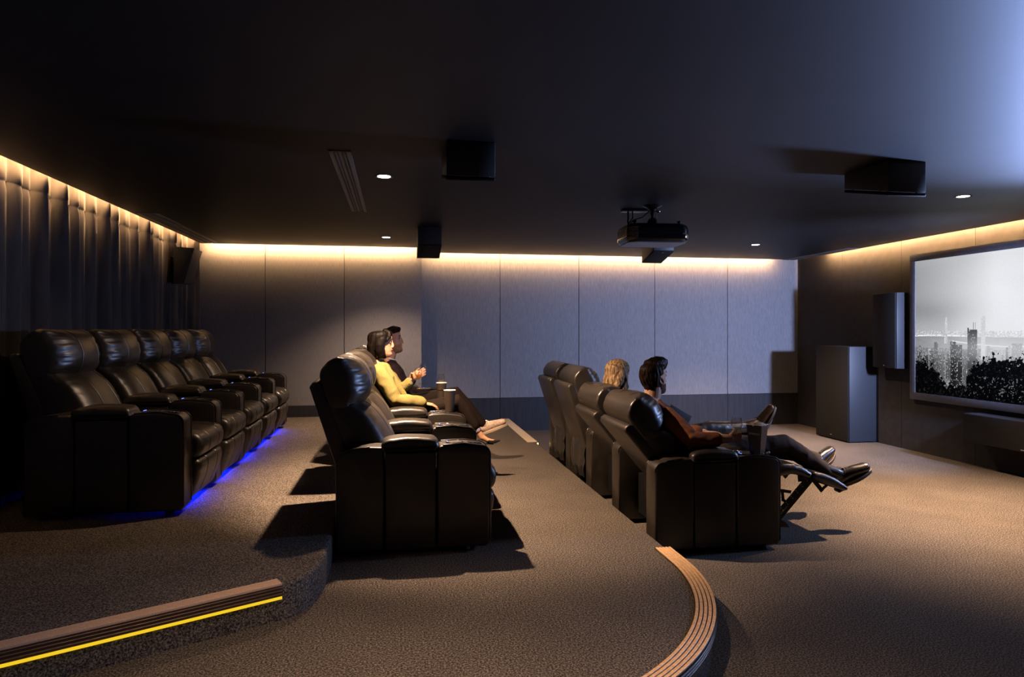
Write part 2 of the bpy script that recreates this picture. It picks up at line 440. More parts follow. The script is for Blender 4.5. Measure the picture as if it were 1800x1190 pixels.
# centre speaker
r=empty('mounted_speaker',(XR-.005,4.95,.285),0,'long low black speaker mounted under the projection screen','speaker')
MB().box(-.215,0,0,0,1.42,.302).obj('cabinet',M['blue_black'],r,bev=.004)
MB().box(-.232,.004,.004,-.219,1.416,.298).obj('grille',M['black_grille'],r,bev=.005)
MB().box(-.2335,.69,.02,-.2315,.73,.026).obj('badge',M['chrome'],r)

# projector
pr=empty('projector',(2.22,5.70,2.237),R(-3),'glossy black video projector hanging upside down from the ceiling mount','projector')
def rrect(w,d,r,n=8,e=0):
    pts=[]
    for cx,cy,a in ((w/2-r,d/2-r,0),(-w/2+r,d/2-r,90),(-w/2+r,-d/2+r,180),(w/2-r,-d/2+r,270)):
        for i in range(n+1): 
            q=R(a+90*i/n); pts.append((cx+r*math.cos(q),cy+r*math.sin(q)))
    return pts
b=MB(); lv=[]
W,D,H=.56,.42,.165
for z,ins in ((0.004,.030),(.014,.010),(.035,.0),(.11,.0),(.145,.010),(.160,.028),(H,.05)):
    lv.append((z,rrect(W-2*ins,D-2*ins,.085)))
nn=len(lv[0][1]); vs=[(x,y,z) for z,p in lv for x,y in p]; fs=[]
for j in range(len(lv)-1):
    for i in range(nn): fs.append((j*nn+i,j*nn+(i+1)%nn,(j+1)*nn+(i+1)%nn,(j+1)*nn+i))
fs+= [tuple(reversed(range(nn))),tuple(range((len(lv)-1)*nn,len(lv)*nn))]
b.add(vs,fs); b.obj('housing',M['gloss_black'],pr,smooth=True,angle=50)
MB().prism(rrect(W-.05,D-.05,.07),-.004,.006).obj('lid_panel',simple('grey_lid',(.16,.17,.20),.35),pr,bev=.002,seg=1)
b=MB()
for i in range(9): b.box(-W/2-.003,-.185+.0*i,.030+i*.012,-W/2+.004,.10,.035+i*.012)
b.obj('vent_grille',simple('vent_slats',(.12,.085,.05),.35),pr)
b=MB()
for i in range(8):
    pts=[(-W/2+.085-.087*math.cos(R(q)),-D/2+.085-.087*math.sin(R(q)),.034+i*.013) for q in range(0,91,15)]
    b.tube(pts,.0022,5)
b.obj('corner_louvres',simple('vent_slats_b',(.20,.14,.08),.3),pr)
MB().lathe([(.055,0),(.058,.02),(.045,.035),(.040,.030)],28,Matrix.Translation((W/2-.01,-.02,.085))@Matrix.Rotation(PI/2,4,'Y')).obj('lens',M['gloss_black'],pr,smooth=True)
for k,(x,y) in enumerate(((-.20,-.13),(.20,-.13),(.13,.10),(-.18,.12))):
    MB().lathe([(.012,H-.004),(.012,H+.01),(.019,H+.012),(.019,H+.022),(.012,H+.026)],14,Matrix.Translation((x,y,0))).obj('foot',M['black'],pr,smooth=True)
mt=MB(); mt.box(-.12,-.012,H,.12,.012,H+.012); mt.box(-.012,-.10,H,.012,.10,H+.012)
mt.lathe([(.040,H+.01),(.046,H+.03),(.035,H+.055),(.022,H+.07),(.022,.305),(.030,.31),(.055,.325),(.085,.338),(.088,.343)],24)
mt.obj('ceiling_mount',M['metal_dark'],pr,smooth=True,angle=35)
MB().ell((.045,-.02,.29),(.026,.018,.012)).obj('mount_knob',M['chrome'],pr,smooth=True)
for s in (-1,1): MB().box(s*.03-.003,-.04,.21,s*.03+.003,-.032,.33).obj('mount_bracket',M['chrome'],pr,bev=.001,seg=1)
c=MB(); c.tube([(-.16,.20,.34),(-.17,.17,.29),(-.20,.06,.24),(-.24,-.06,.19),(-.255,-.15,.14),(-.24,-.185,.10),(-.20,-.20,.07)],.008,8)
c.tube([(-.12,.20,.34),(-.14,.12,.25),(-.19,0.0,.215),(-.235,-.08,.17)],.006,8)
c.tube([(-.02,.02,.30),(-.07,.06,.25),(-.16,.05,.22),(-.20,-.02,.18)],.005,8)
c.obj('cable',M['black'],pr,smooth=True)
MB().box(-.22,.15,.322,.02,.25,.343).obj('socket_plate',M['metal_dark'],pr,bev=.003)

# projection screen with its picture
sc=empty('projection_screen',(XR-.005,4.44,.724),0,'framed projection screen showing a black and white city skyline behind dark trees','screen')
SW,SH,FR=2.82,1.585,.085
def ring(z0,w): pass
b=MB(); d0,d1=-.055,0.0
for (y0,z0,y1,z1) in ((-FR,-FR,SW+FR,0),(-FR,SH,SW+FR,SH+FR),(-FR,0,0,SH),(SW,0,SW+FR,SH)):
    b.box(d0,y0,z0,d1,y1,z1)
b.obj('frame',noisy('black_velour_frame',(.050,.050,.060),(.066,.066,.078),(25,25,25),rough=.55),sc,bev=.003)
NX,NZ=820,460
ss=(np.arange(NX+1)/NX)[None,:]*SW; hh=(np.arange(NZ+1)/NZ)[:,None]*SH     # s from left edge (far end), h from bottom
rg=np.random.RandomState(5)
def smn(nx,nz,seed):
    g=np.random.RandomState(seed).rand(nz+2,nx+2)
    x=ss/SW*nx; z=hh/SH*nz; xi=np.floor(x).astype(int)+0*z.astype(int); zi=np.floor(z).astype(int)+0*xi
    fx=x-np.floor(x); fz=z-np.floor(z); fx=fx*fx*(3-2*fx); fz=fz*fz*(3-2*fz)
    return (g[zi,xi]*(1-fx)+g[zi,xi+1]*fx)*(1-fz)+(g[zi+1,xi]*(1-fx)+g[zi+1,xi+1]*fx)*fz
S=ss+0*hh; Hh=hh+0*ss
u=Hh/SH
img=.66+.22*np.clip(S/1.1,0,1)+.06*np.exp(-((S-1.2)/.6)**2)-.10*np.exp(-((u-.62)/.09)**2)*np.clip(1.2-S,0,1)-.05*np.exp(-((u-.95)/.15)**2)
img+= .020*(smn(300,170,1)-.5)+.05*(smn(7,4,2)-.5)+.03*(smn(3,9,31)-.5)
HZ=.735                                                   # horizon height on the screen
far=Hh<HZ+.020*smn(140,1,4)
img=np.where(far,.70+.16*np.clip(S/1.2,0,1)+.30*(smn(330,240,8)-.5),img)
water=(Hh<HZ-.055)&(Hh>HZ-.20)
img=np.where(water,.50+.20*np.clip(S/1.1,0,1)+.05*(smn(40,60,9)-.5),img)
img=np.where((abs(Hh-(HZ-.05)-.01*np.sin(S*4))<.008)&(S<.75)&(smn(200,60,41)>.3),.95,img)
img=np.where((abs(Hh-(HZ-.12)-.03*np.sin(S*3+1))<.007)&(S>.55),.90,img)
img=np.where((Hh<HZ-.19),.42+.22*np.clip(S/1.2,0,1)+.30*(smn(220,120,12)-.5),img)
def tower(s0,s1,top,base,shade,lit=.16,lw=.85,seed=0):
    global img
    r_=np.random.RandomState(seed); m=(S>=s0)&(S<=s1)&(Hh<=top)&(Hh>=base)
    img=np.where(m,shade,img)
    cw,ch=.011,.0155
    ci=((S-s0)/cw).astype(int); cj=((Hh-base)/ch).astype(int)
    g=r_.rand(ci.max()+2,max(cj.max(),1)+2)
    on=(g[np.clip(ci,0,None),np.clip(cj,0,None)]<lit)&((((S-s0)/cw)%1)>.25)&((((Hh-base)/ch)%1)>.3)
    img=np.where(m&on,np.clip(shade+(lw-shade)*(.35+.65*r_.rand(*g.shape)[np.clip(ci,0,None),np.clip(cj,0,None)]),0,1),img)
rr=np.random.RandomState(11)
for i in range(60):                                       # pale distant blocks
    s0=rr.uniform(.0,SW); h=HZ-.14-rr.uniform(0,.20); tower(s0,s0+rr.uniform(.02,.05),h,.25,rr.uniform(.30,.58)+.1*(s0/SW),.25,.85,i)
tower(.935,.990,.90,.44,.80,.4,.93,61); tower(.945,.98,.925,.90,.86,0,.9,62)       # faint tall tower
tower(.455,.475,.90,.60,.80,.2,.95,63); tower(.448,.482,.86,.62,.78,.2,.95,64)      # faint spire
tower(.440,.480,.72,.60,.70,.3,.95,65)
for i,(a,c,t,s_) in enumerate(((.03,.11,.50,.25),(.13,.20,.46,.18),(.22,.275,.51,.30),(.275,.33,.44,.22),(.29,.345,.615,.32),(.345,.40,.47,.35),(.40,.45,.50,.38),(.46,.52,.43,.33),(1.02,1.07,.45,.5),(1.10,1.18,.52,.66),(1.3,1.42,.62,.5),(1.5,1.6,.8,.6),(1.7,1.78,.66,.45),(1.9,2.0,.58,.4),(2.2,2.33,.72,.5))):
    tower(a,c,t,.18,s_,.22,.80,100+i)
tower(.525,.605,.625,.12,.13,.20,.86,200); tower(.605,.690,.590,.12,.17,.22,.90,201); tower(.695,.76,.54,.12,.36,.2,.8,202)
tower(.760,.885,.760,.15,.24,.10,.85,203); tower(.760,.775,.78,.74,.2,0,1,204); tower(.835,.840,.84,.76,.3,0,1,205); tower(.860,.864,.84,.76,.3,0,1,206)
tower(.885,.93,.50,.15,.45,.3,.85,207)
def lerp(xs,ys): return np.interp(S,xs,ys)
haze=np.exp(-((Hh-.56)/.16)**2)*np.clip(.12+.45*S,0,.55)
img=img*(1-haze)+.90*haze
n2=smn(70,40,51)*.45+smn(150,85,52)*.35+smn(330,190,53)*.20
t1=lerp([0,.05,.12,.22,.33,.42,.50,.60,.72,.80,SW],[.385,.40,.385,.36,.27,.19,.15,.13,.16,.12,.10])+.22*(n2-.5)-.01
t2=lerp([.70,.76,.82,.90,.98,1.06,1.15,1.28,1.5,1.9,2.3,SW],[.02,.25,.36,.40,.41,.46,.44,.42,.50,.46,.55,.5])+.26*(n2-.5)
leaf=smn(260,150,23)*.6+smn(120,70,24)*.4
bl=.02+.45*(leaf-.55).clip(0,1)
img=np.where(Hh<t1,bl,img)
img=np.where((Hh<t2)&(S>.70),np.where((leaf>.66)&(Hh<.26)&(Hh>.03)&(n2<.55),.40+.3*(smn(400,230,60)-.5),bl),img)
img=np.clip(img,.02,.98)
lin=img**2.2
vs=np.zeros(((NX+1)*(NZ+1),3)); yy=SW-S
vs[:,0]=-.048; vs[:,1]=yy.ravel(); vs[:,2]=Hh.ravel()
jj,ii=np.meshgrid(np.arange(NZ),np.arange(NX),indexing='ij'); a=(jj*(NX+1)+ii).ravel()
fc=np.stack([a,a+1,a+NX+2,a+NX+1],1)
me=bpy.data.meshes.new('picture'); me.from_pydata(vs.tolist(),[],fc.tolist())
ca=me.color_attributes.new('pic','FLOAT_COLOR','POINT')
col4=np.ones((len(vs),4)); g=lin.ravel(); col4[:,0]=g*.97; col4[:,1]=g*.985; col4[:,2]=g*1.03
ca.data.foreach_set('color',col4.ravel())
m,nt,bs=newmat('projected_picture'); setp(bs,col=(.002,.002,.002),rough=1,spec=0)
at=nt.nodes.new('ShaderNodeAttribute'); at.attribute_name='pic'
nt.links.new(at.outputs['Color'],bs.inputs['Emission Color']); SCREEN_NODE=bs; bs.inputs['Emission Strength'].default_value=1.0
me.materials.append(m); link(bpy.data.objects.new('picture',me),sc)
MB().box(-.044,0,0,-.002,SW,SH).obj('backing_board',M['black'],sc)

# --- stair nosings
def strip_path(pts,off0,off1,z0,z1,mb):
    """slab following pts, between two sideways offsets (to the right of travel)"""
    P=[Vector((x,y,0)) for x,y in pts]; N=[]
    for i in range(len(P)):
        t=(P[min(i+1,len(P)-1)]-P[max(i-1,0)]).normalized(); N.append(Vector((t.y,-t.x,0)))
    vs=[];k=len(P)
    for z in (z0,z1):
        for o in (off0,off1):
            vs+=[(P[i]+N[i]*o+Vector((0,0,z)))[:] for i in range(k)]
    fs=[]
    for i in range(k-1):
        A,B,C_,D_=i,k+i,2*k+i,3*k+i
        fs+=[(A,A+1,B+1,B),(C_,D_,D_+1,C_+1),(A,C_,C_+1,A+1),(B,B+1,D_+1,D_)]
    fs+=[(0,k,3*k,2*k),(k-1,3*k-1,4*k-1,2*k-1)]
    mb.add(vs,fs)
LED_Y=emis('amber_step_light',(.72,.47,.015),1.25)
LED_W=emis('warm_step_light',(1.0,.72,.25),9)
# middle tier: travel so that the outside of the curve lies to the left of travel -> negative offsets
e2=[(1.585,3.83)]+arc(RX,RY,RR,0,-60,64)[1:]
while e2[-1][0]>-1.0: e2.append((e2[-1][0]-.06,e2[-1][1]-.03))
ns=empty('stair_nosing',(0,0,0),0,'long curved nosing of five oak strips on the rounded edge of the middle tier','step edge')
W5=.098; 
q=MB(); strip_path(e2,-.022,W5-.022,L2-.004,L2+.004,q); q.obj('nosing_base',M['metal_dark'],ns)
for k in range(5):
    q=MB(); o=-.020+k*W5/5; strip_path(e2,o,o+W5/5-.0055,L2+.003,L2+.010,q)
    q.obj('oak_strip',M['wood_tread'],ns,bev=.001,seg=1)
q=MB(); strip_path(e2,-.020,-.002,L2-.050,L2-.004,q)
q.obj('nosing_skirt',M['metal_dark'],ns)
for k in range(3):
    q=MB(); strip_path(e2,-.0225,-.0195,L2-.016-k*.013,L2-.012-k*.013,q); q.obj('skirt_rib',simple('bright_rib',(.5,.5,.5),.3,metal=1),ns)
q=MB(); strip_path(e2,-.012,-.004,L2-.058,L2-.051,q); q.obj('step_light',LED_Y,ns)
# far end of the middle tier
ns=empty('stair_nosing',(0,0,0),0,'straight pale nosing at the far end of the middle tier by the far wall','step edge')
fp=[(1.585,7.70),(1.585,YF-.006)]; fp=[(1.585,7.70+i*(YF-.006-7.70)/6) for i in range(7)]
q=MB(); strip_path(fp,-.105,.012,L2-.002,L2+.008,q); q.obj('tread_plate',simple('cream_tread',(.55,.45,.30),.45),ns,bev=.002,seg=1)
q=MB(); strip_path(fp,.0,.014,L2-.045,L2-.002,q); q.obj('nosing_skirt',M['metal_dark'],ns)
MB().box(1.590,7.70,L2-.045,1.606,7.76,L2-.010).obj('step_light',LED_W,ns)
MB().box(1.588,7.78,L2-.058,1.596,YF-.02,L2-.050).obj('light_strip',LED_Y,ns)
# upper tier
e3p=[e3(t) for t in [0.0+ i/26 for i in range(27)]]
e3p=[p for p in e3p if p[0]>-2.5]
ns=empty('stair_nosing',(0,0,0),0,'straight ribbed bronze nosing with a yellow light line on the upper tier','step edge')
q=MB(); strip_path(e3p,-.016,.055,L3-.003,L3+.007,q); q.obj('tread_plate',M['tan_tread'],ns,bev=.001,seg=1)
for k in range(5):
    q=MB(); strip_path(e3p,-.012+k*.0125,-.006+k*.0125,L3+.006,L3+.0085,q); q.obj('tread_rib',M['tan_tread'],ns)
q=MB(); strip_path(e3p,-.014,.002,L3-.052,L3-.003,q); q.obj('nosing_skirt',simple('brown_skirt',(.06,.035,.02),.4),ns)
for k in range(3):
    q=MB(); strip_path(e3p,-.0185,-.0135,L3-.014-k*.014,L3-.010-k*.014,q); q.obj('skirt_rib',M['bronze'],ns,bev=.001,seg=1)
q=MB(); strip_path(e3p,-.0175,-.004,L3-.064,L3-.053,q); q.obj('step_light',LED_Y,ns)
# =================================================================== RECLINERS (local: x forward, 0 = arm front; y across; z up from the tier)
AW, SWD = .170, .575; PITCH=AW+SWD; AL=.89; AH=.635
def arcpts(cx,cz,r,a0,a1,n=6): return [(cx+r*math.cos(R(a0+(a1-a0)*i/n)),cz+r*math.sin(R(a0+(a1-a0)*i/n))) for i in range(n+1)]
def slab(mb, prof, y0, y1, r=.014, n=3, shift=None):
    """profile in x-z extruded along y with rounded rims"""
    P=[Vector((x,z)) for x,z in prof]; k=len(P)
    area=sum(P[i].x*P[(i+1)%k].y-P[(i+1)%k].x*P[i].y for i in range(k))
    if area<0: P.reverse()
    N=[]
    for i in range(k):
        a=(P[i]-P[i-1]).normalized(); c=(P[(i+1)%k]-P[i]).normalized()
        na=Vector((a.y,-a.x)); nc=Vector((c.y,-c.x)); v=(na+nc)
        v=v.normalized() if v.length>1e-6 else na
        N.append(v/max(.5,v.dot(na)))
    sl=[]
    for i in range(n+1):
        q=PI/2*i/n; sl.append((y0+r*(1-math.cos(q))*1.0 if False else y0+r*(1-math.sin(PI/2-q)) , r*(1-math.sin(q))))
    sl=[(y0+r*(1-math.cos(PI/2*i/n)), r*(1-math.sin(PI/2*i/n))) for i in range(n+1)]
    sl+= [(y0+y1-y,ins) for y,ins in reversed(sl)]
    vs=[];fs=[]
    for y,ins in sl:
        for i in range(k):
            p=P[i]-N[i]*ins; vs.append((p.x,y,p.y))
    m=len(sl)
    for j in range(m-1):
        for i in range(k): fs.append((j*k+i,(j+1)*k+i,(j+1)*k+(i+1)%k,j*k+(i+1)%k))
    fs+=[tuple(range(k)),tuple(reversed(range((m-1)*k,m*k)))]
    mb.add(vs,fs); return mb
def resample(prof,n):
    """Catmull-Rom closed curve through the profile points, n samples"""
    P=[Vector(p[:2]) for p in prof]; Wt=[p[2] if len(p)>2 else 0. for p in prof]; k=len(P); out=[]
    per=max(2,n//k)
    for i in range(k):
        a,b,c,d=P[i-1],P[i],P[(i+1)%k],P[(i+2)%k]
        for j in range(per):
            t=j/per
            v=.5*((2*b)+(c-a)*t+(2*a-5*b+4*c-d)*t*t+(3*b-a-3*c+d)*t**3)
            out.append((v.x,v.y,Wt[i]*(1-t)+Wt[(i+1)%k]*t))
    return out
def cushion(name, prof, y0, y1, crown=.03, er=.05, seams=(), wrinkle=.004, n=72, ny=54, seed=1, puck=1.0):
    """upholstered cushion: profile (x,z,front weight) swept across y; seams are stitched channels, pleats gather at the sides"""
    P=resample(prof,n); k=len(P)
    V=[Vector((p[0],p[1])) for p in P]
    area=sum(V[i].x*V[(i+1)%k].y-V[(i+1)%k].x*V[i].y for i in range(k)); sg=1 if area>0 else -1
    N=[]
    for i in range(k):
        t=(V[(i+1)%k]-V[i-1]).normalized(); N.append(Vector((t.y,-t.x))*sg)
    arc=[0]
    for i in range(1,k): arc.append(arc[-1]+(V[i]-V[i-1]).length)
    c=(y0+y1)/2; hw=(y1-y0)/2
    ss=[-1+2*i/ny for i in range(ny+1)]
    ss=[math.copysign(1-(1-abs(s))**1.5,s) for s in ss]      # denser near the rims
    for q in seams: ss=[s for s in ss if abs(s-q/hw)>.012/hw]+[(q+e_)/hw for e_ in (-.012,-.006,-.003,0,.003,.006,.012)]
    ss.sort()
    vs=[];fs=[]
    for s in ss:
        y=c+hw*s; d=hw-abs(y-c)
        e=er-math.sqrt(max(0,er*er-(er-min(d,er))**2)) if d<er else 0
        for i in range(k):
            w=P[i][2]
            off=-e
            if seams and w>.3:
                for q in seams: off-=.013*w*math.exp(-((y-c-q)/.0042)**2)
                # channels puff between seams
            edge=min(1,max(0,(abs(s)-.40)/.45))*w
            if wrinkle:
                a=arc[i]
                nz=mnoise.noise(Vector((a*16+seed,math.copysign(3,s),seed*1.7)))+.6*mnoise.noise(Vector((a*34,y*9,seed)))
                off+=wrinkle*edge*puck*(1-2*abs(nz))*(1-.3*max(0,(abs(s)-.93)/.07))
                off+=.0025*w*mnoise.noise(Vector((a*6,y*7,seed+5)))
            p=V[i]+N[i]*off; vs.append((p.x-crown*w*abs(s)**3.0,y,p.y))
    m=len(ss)
    for j in range(m-1):
        for i in range(k): fs.append((j*k+i,(j+1)*k+i,(j+1)*k+(i+1)%k,j*k+(i+1)%k))
    fs+=[tuple(range(k)),tuple(reversed(range((m-1)*k,m*k)))]
    b=MB(); b.add(vs,fs); me=b.mesh(name,smooth=True,angle=60); me.materials.append(M['leather']); return me
def mk(name,me,parent,loc=(0,0,0),ry=0):
    o=bpy.data.objects.new(name,me); o.location=loc; o.rotation_euler=(0,ry,0); return link(o,parent)

# ---- part meshes (each made once)
rearP=[(-AL,.03),(-.618,.03),(-.618,.628)]+[(-.70,.632),(-.80,.622)]+arcpts(-AL+.06,.55,.06,80,180,6)
midP=[(-.612,.03),(-.318,.03),(-.318,.595),(-.612,.595)]
fr=.055
frontP=[(-.312,.03),(-.02,.03),(0,.05)]+arcpts(-fr,AH-fr-.012,fr,0,85,7)+[(-.16,AH+.002),(-.26,AH-.002)]+arcpts(-.312+.035,AH-.04,.035,90,180,4)
b=MB(); slab(b,rearP,0,AW,.014); slab(b,midP,.002,AW-.002,.012); slab(b,frontP,0,AW,.014)
ME_ARM=b.mesh('armrest',smooth=True,angle=50); ME_ARM.materials.append(M['leather'])
padP=[(-.606,.600,.4),(-.632,.630,.6),(-.615,.664,1),(-.54,.678,1),(-.40,.678,1),(-.325,.668,1),(-.302,.640,.6),(-.322,.604,.4)]
ME_PAD=cushion('arm_pad',padP,-.010,AW+.010,crown=.006,er=.028,seams=(),wrinkle=.0022,n=40,ny=24,seed=4)
pp=[(0,.06)]+arcpts(-fr,AH-fr-.012,fr,0,85,8)+[(-.16,AH+.004),(-.28,AH-.004)]
ME_PIPES=[]
for y in (.006,AW-.006):
    b=MB(); b.tube([(x+.001,y,z+.001) for x,z in pp],.0042,6); ME_PIPES.append(b)
for y in (.005,AW-.005):
    b=MB(); b.tube([(x,y,z) for x,z in rearP[3:]],.0035,6); ME_PIPES.append(b)
ME_PIPES=[b.mesh('piping',smooth=True) for b in ME_PIPES]
for m_ in ME_PIPES: m_.materials.append(M['piping'])
b=MB(); b.lathe([(.046,0),(.053,.001),(.053,.004),(.050,.006),(.047,.005),(.044,-.002)],32,cap=False)
ME_CUP=b.mesh('cup_holder',smooth=True); ME_CUP.materials.append(simple('cup_ring_steel',(.03,.03,.033),.25,metal=.6))
b=MB(); b.lathe([(.045,.0005),(.045,.003)],32); ME_CUPIN=b.mesh('cup_well'); ME_CUPIN.materials.append(M['black'])
LED_B=emis('blue_ring_light',(.12,.2,1.0),3)
b=MB(); b.tube([(.0465*math.cos(R(a)),.0465*math.sin(R(a)),.0065) for a in range(150,210,8)],.0016,6)
ME_LED=b.mesh('ring_light',smooth=True); ME_LED.materials.append(LED_B)
b=MB(); b.prism(rrect(.085,.050,.012) if 'rrect' in globals() else [],0,.004); ME_PNL=b.mesh('control_panel',bev=.001,seg=1); ME_PNL.materials.append(M['gloss_black'])
b=MB()
for x in (0.,): b.prism([(x+.008*math.cos(a*PI/6),.011*math.sin(a*PI/6)) for a in range(12)],.004,.0065)
ME_BTN=b.mesh('button',bev=.0006,seg=1); ME_BTN.materials.append(M['chrome'])
SY0,SY1=AW+.004,PITCH-.004
seatP=[(-.60,.30,0),(-.62,.42,.2),(-.52,.470,.8),(-.30,.478,1),(-.10,.488,1),(.02,.475,1),(.066,.43,1),(.066,.37,1),(.035,.325,.8),(-.05,.312,.2),(-.30,.30,0)]
ME_SEAT=cushion('seat_cushion',seatP,SY0,SY1,crown=.012,er=.035,seams=(-.115,.115),wrinkle=.0035,seed=2,n=88)
panP=[(-.05,.300,.3),(.02,.312,.6),(.055,.285,1),(.048,.20,1),(.018,.12,1),(-.005,.068,.8),(-.04,.062,.3),(-.06,.15,0)]
ME_PANEL=cushion('footrest_panel',panP,SY0+.004,SY1-.004,crown=.012,er=.03,seams=(-.115,.115),wrinkle=.004,seed=7,n=64,ny=44)
shellP=[(-.88,.42),(-.76,.40),(-.985,.985),(-1.005,1.000),(-1.040,.992),(-1.055,.965)]
b=MB(); slab(b,shellP,SY0-.004,SY1+.004,.012); ME_SHELL=b.mesh('back_shell',smooth=True,angle=50); ME_SHELL.materials.append(M['leather'])
lumP=[(-.80,.42,0),(-.90,.70,0),(-.945,.86,.1),(-.84,.905,.7),(-.745,.868,1),(-.655,.79,1),(-.585,.68,1),(-.535,.57,1),(-.515,.47,.9),(-.56,.42,.4),(-.68,.41,.1)]
ME_LUM=cushion('back_cushion',lumP,SY0-.002,SY1+.002,crown=.085,er=.022,seams=(-.115,.115),wrinkle=.006,seed=3,n=88)
hrP=[(-.93,.84,0),(-.975,.94,0),(-.996,1.04,0),(-.965,1.10,0),(-.90,1.136,.15),(-.82,1.138,.5),(-.745,1.095,1),(-.703,1.01,1),(-.704,.925,1),(-.735,.870,.9),(-.80,.838,.35)]
ME_HEAD=cushion('headrest',hrP,SY0-.006,SY1+.006,crown=.115,er=.018,seams=(-.115,.115),wrinkle=.014,seed=9,n=108,ny=70)
b=MB(); b.box(-.70,SY0,.062,-.03,SY1,.30); ME_BASE=b.mesh('base_frame',bev=.004); ME_BASE.materials.append(M['frame_cloth'])
b=MB(); b.lathe([(.016,0),(.016,.032)],10)
ME_FOOT=b.mesh('foot'); ME_FOOT.materials.append(M['black'])
# hanging cloth cover behind the seat
vs=[];fs=[];nx,nz=24,22
for j in range(nz+1):
    for i in range(nx+1):
        s=i/nx*2-1; t=j/nz
        y=(SY0+SY1)/2+s*.235*(1-.03*t); z=.50-.36*t
        x=-.885-.035*math.sin(PI*t)*(1-s*s)-.008*math.sin(9*s+5*t)*t-.006*math.sin(17*s*t+2)
        vs.append((x,y,z))
for j in range(nz):
    for i in range(nx): a=j*(nx+1)+i; fs.append((a,a+1,a+nx+2,a+nx+1))
b=MB(); b.add(vs,fs); ME_FLAP=b.mesh('rear_cover',smooth=True); ME_FLAP.materials.append(simple('glossy_rear_cover',(.020,.018,.015),.27,spec=.6))
b=MB(); b.box(-.75,SY0+.05,.10,-.71,SY1-.05,.40)
ME_MECH=b.mesh('mechanism'); ME_MECH.materials.append(M['metal_dark'])
UG=emis('blue_underglow',(.002,.012,1.0),190)
b=MB(); b.box(-.085,SY0+.05,.054,-.070,SY1-.05,.060); ME_UG=b.mesh('underglow_light'); ME_UG.materials.append(UG)
# extended footrest
p1=[(.035,.335,.6),(.03,.42,1),(.10,.478,1),(.17,.538,1),(.25,.525,1),(.335,.485,1),(.362,.445,.9),(.31,.425,.5),(.20,.440,.3),(.12,.40,.3)]
p1=[(.06,.40,.5),(.05,.47,1),(.12,.525,1),(.22,.528,1),(.32,.490,1),(.372,.452,.9),(.34,.428,.5),(.22,.455,.3),(.12,.44,.3)]
ME_FR1=cushion('footrest_pad',p1,SY0+.01,SY1-.01,crown=.010,er=.03,seams=(-.115,.115),wrinkle=.006,seed=12,n=54,ny=40)
p2=[(.375,.425,.4),(.380,.462,.9),(.43,.458,1),(.52,.428,1),(.60,.385,1),(.650,.345,.9),(.630,.325,.5),(.54,.352,.2),(.44,.390,.2)]
ME_FR2=cushion('footrest_pad',p2,SY0+.01,SY1-.01,crown=.008,er=.025,seams=(-.115,.115),wrinkle=.004,seed=13,n=54,ny=40)
def linkage(y):
    b=MB()
    def bar(a,c,w,t=.006,yy=0):
        A=Vector((a[0],0,a[1]));C_=Vector((c[0],0,c[1])); d=(C_-A); L=d.length; ang=math.atan2(d.z,d.x)
        T=Matrix.Translation((A.x,y+yy,A.z))@Matrix.Rotation(-ang,4,'Y')
        b.box(-w/2,-t/2,-w/2,L+w/2,t/2,w/2,T)
    bar((.10,.155),(.345,.410),.034); bar((.135,.135),(.385,.400),.026,yy=.006)
    bar((-.05,.37),(.21,.325),.022); bar((.155,.33),(.16,.27),.020,yy=.002); bar((.16,.27),(.20,.235),.020,yy=.002)
    bar((-.15,.10),(.13,.14),.030,yy=.003); bar((.33,.425),(.56,.350),.020); bar((.40,.40),(.46,.33),.030,yy=.004); bar((.46,.33),(.50,.36),.018)
    bar((.30,.42),(.42,.43),.05,yy=.001)
    n0=len(b.f)
    for k in range(7):
        t=k/6
        for o in (-.010,.010): b.lathe([(.0034,-.001),(.0034,.0022)],8,Matrix.Translation((.11+.23*t+o*.7,y-.003,.165+.24*t-o*.7))@Matrix.Rotation(PI/2,4,'X'))
    me=b.mesh('footrest_linkage'); me.materials.append(M['metal_dark']); me.materials.append(simple('bright_rivet',(.6,.5,.4),.3,metal=1))
    for i,p_ in enumerate(me.polygons): p_.material_index=1 if i>=n0 else 0
    return me
ME_LNKS=[linkage(SY0+.055),linkage(SY1-.055)]
b=MB(); b.add([(.03,SY0+.04,.09),(.20,SY0+.04,.075),(.03,SY1-.04,.09),(.20,SY1-.04,.075),(.03,SY0+.04,.10),(.17,SY0+.04,.115),(.03,SY1-.04,.10),(.17,SY1-.04,.115)],[(0,2,3,1),(4,5,7,6),(0,1,5,4),(2,6,7,3),(0,4,6,2),(1,3,7,5)])
ME_TOE=b.mesh('cross_bar'); ME_TOE.materials.append(simple('brown_crossbar',(.10,.05,.035),.5))

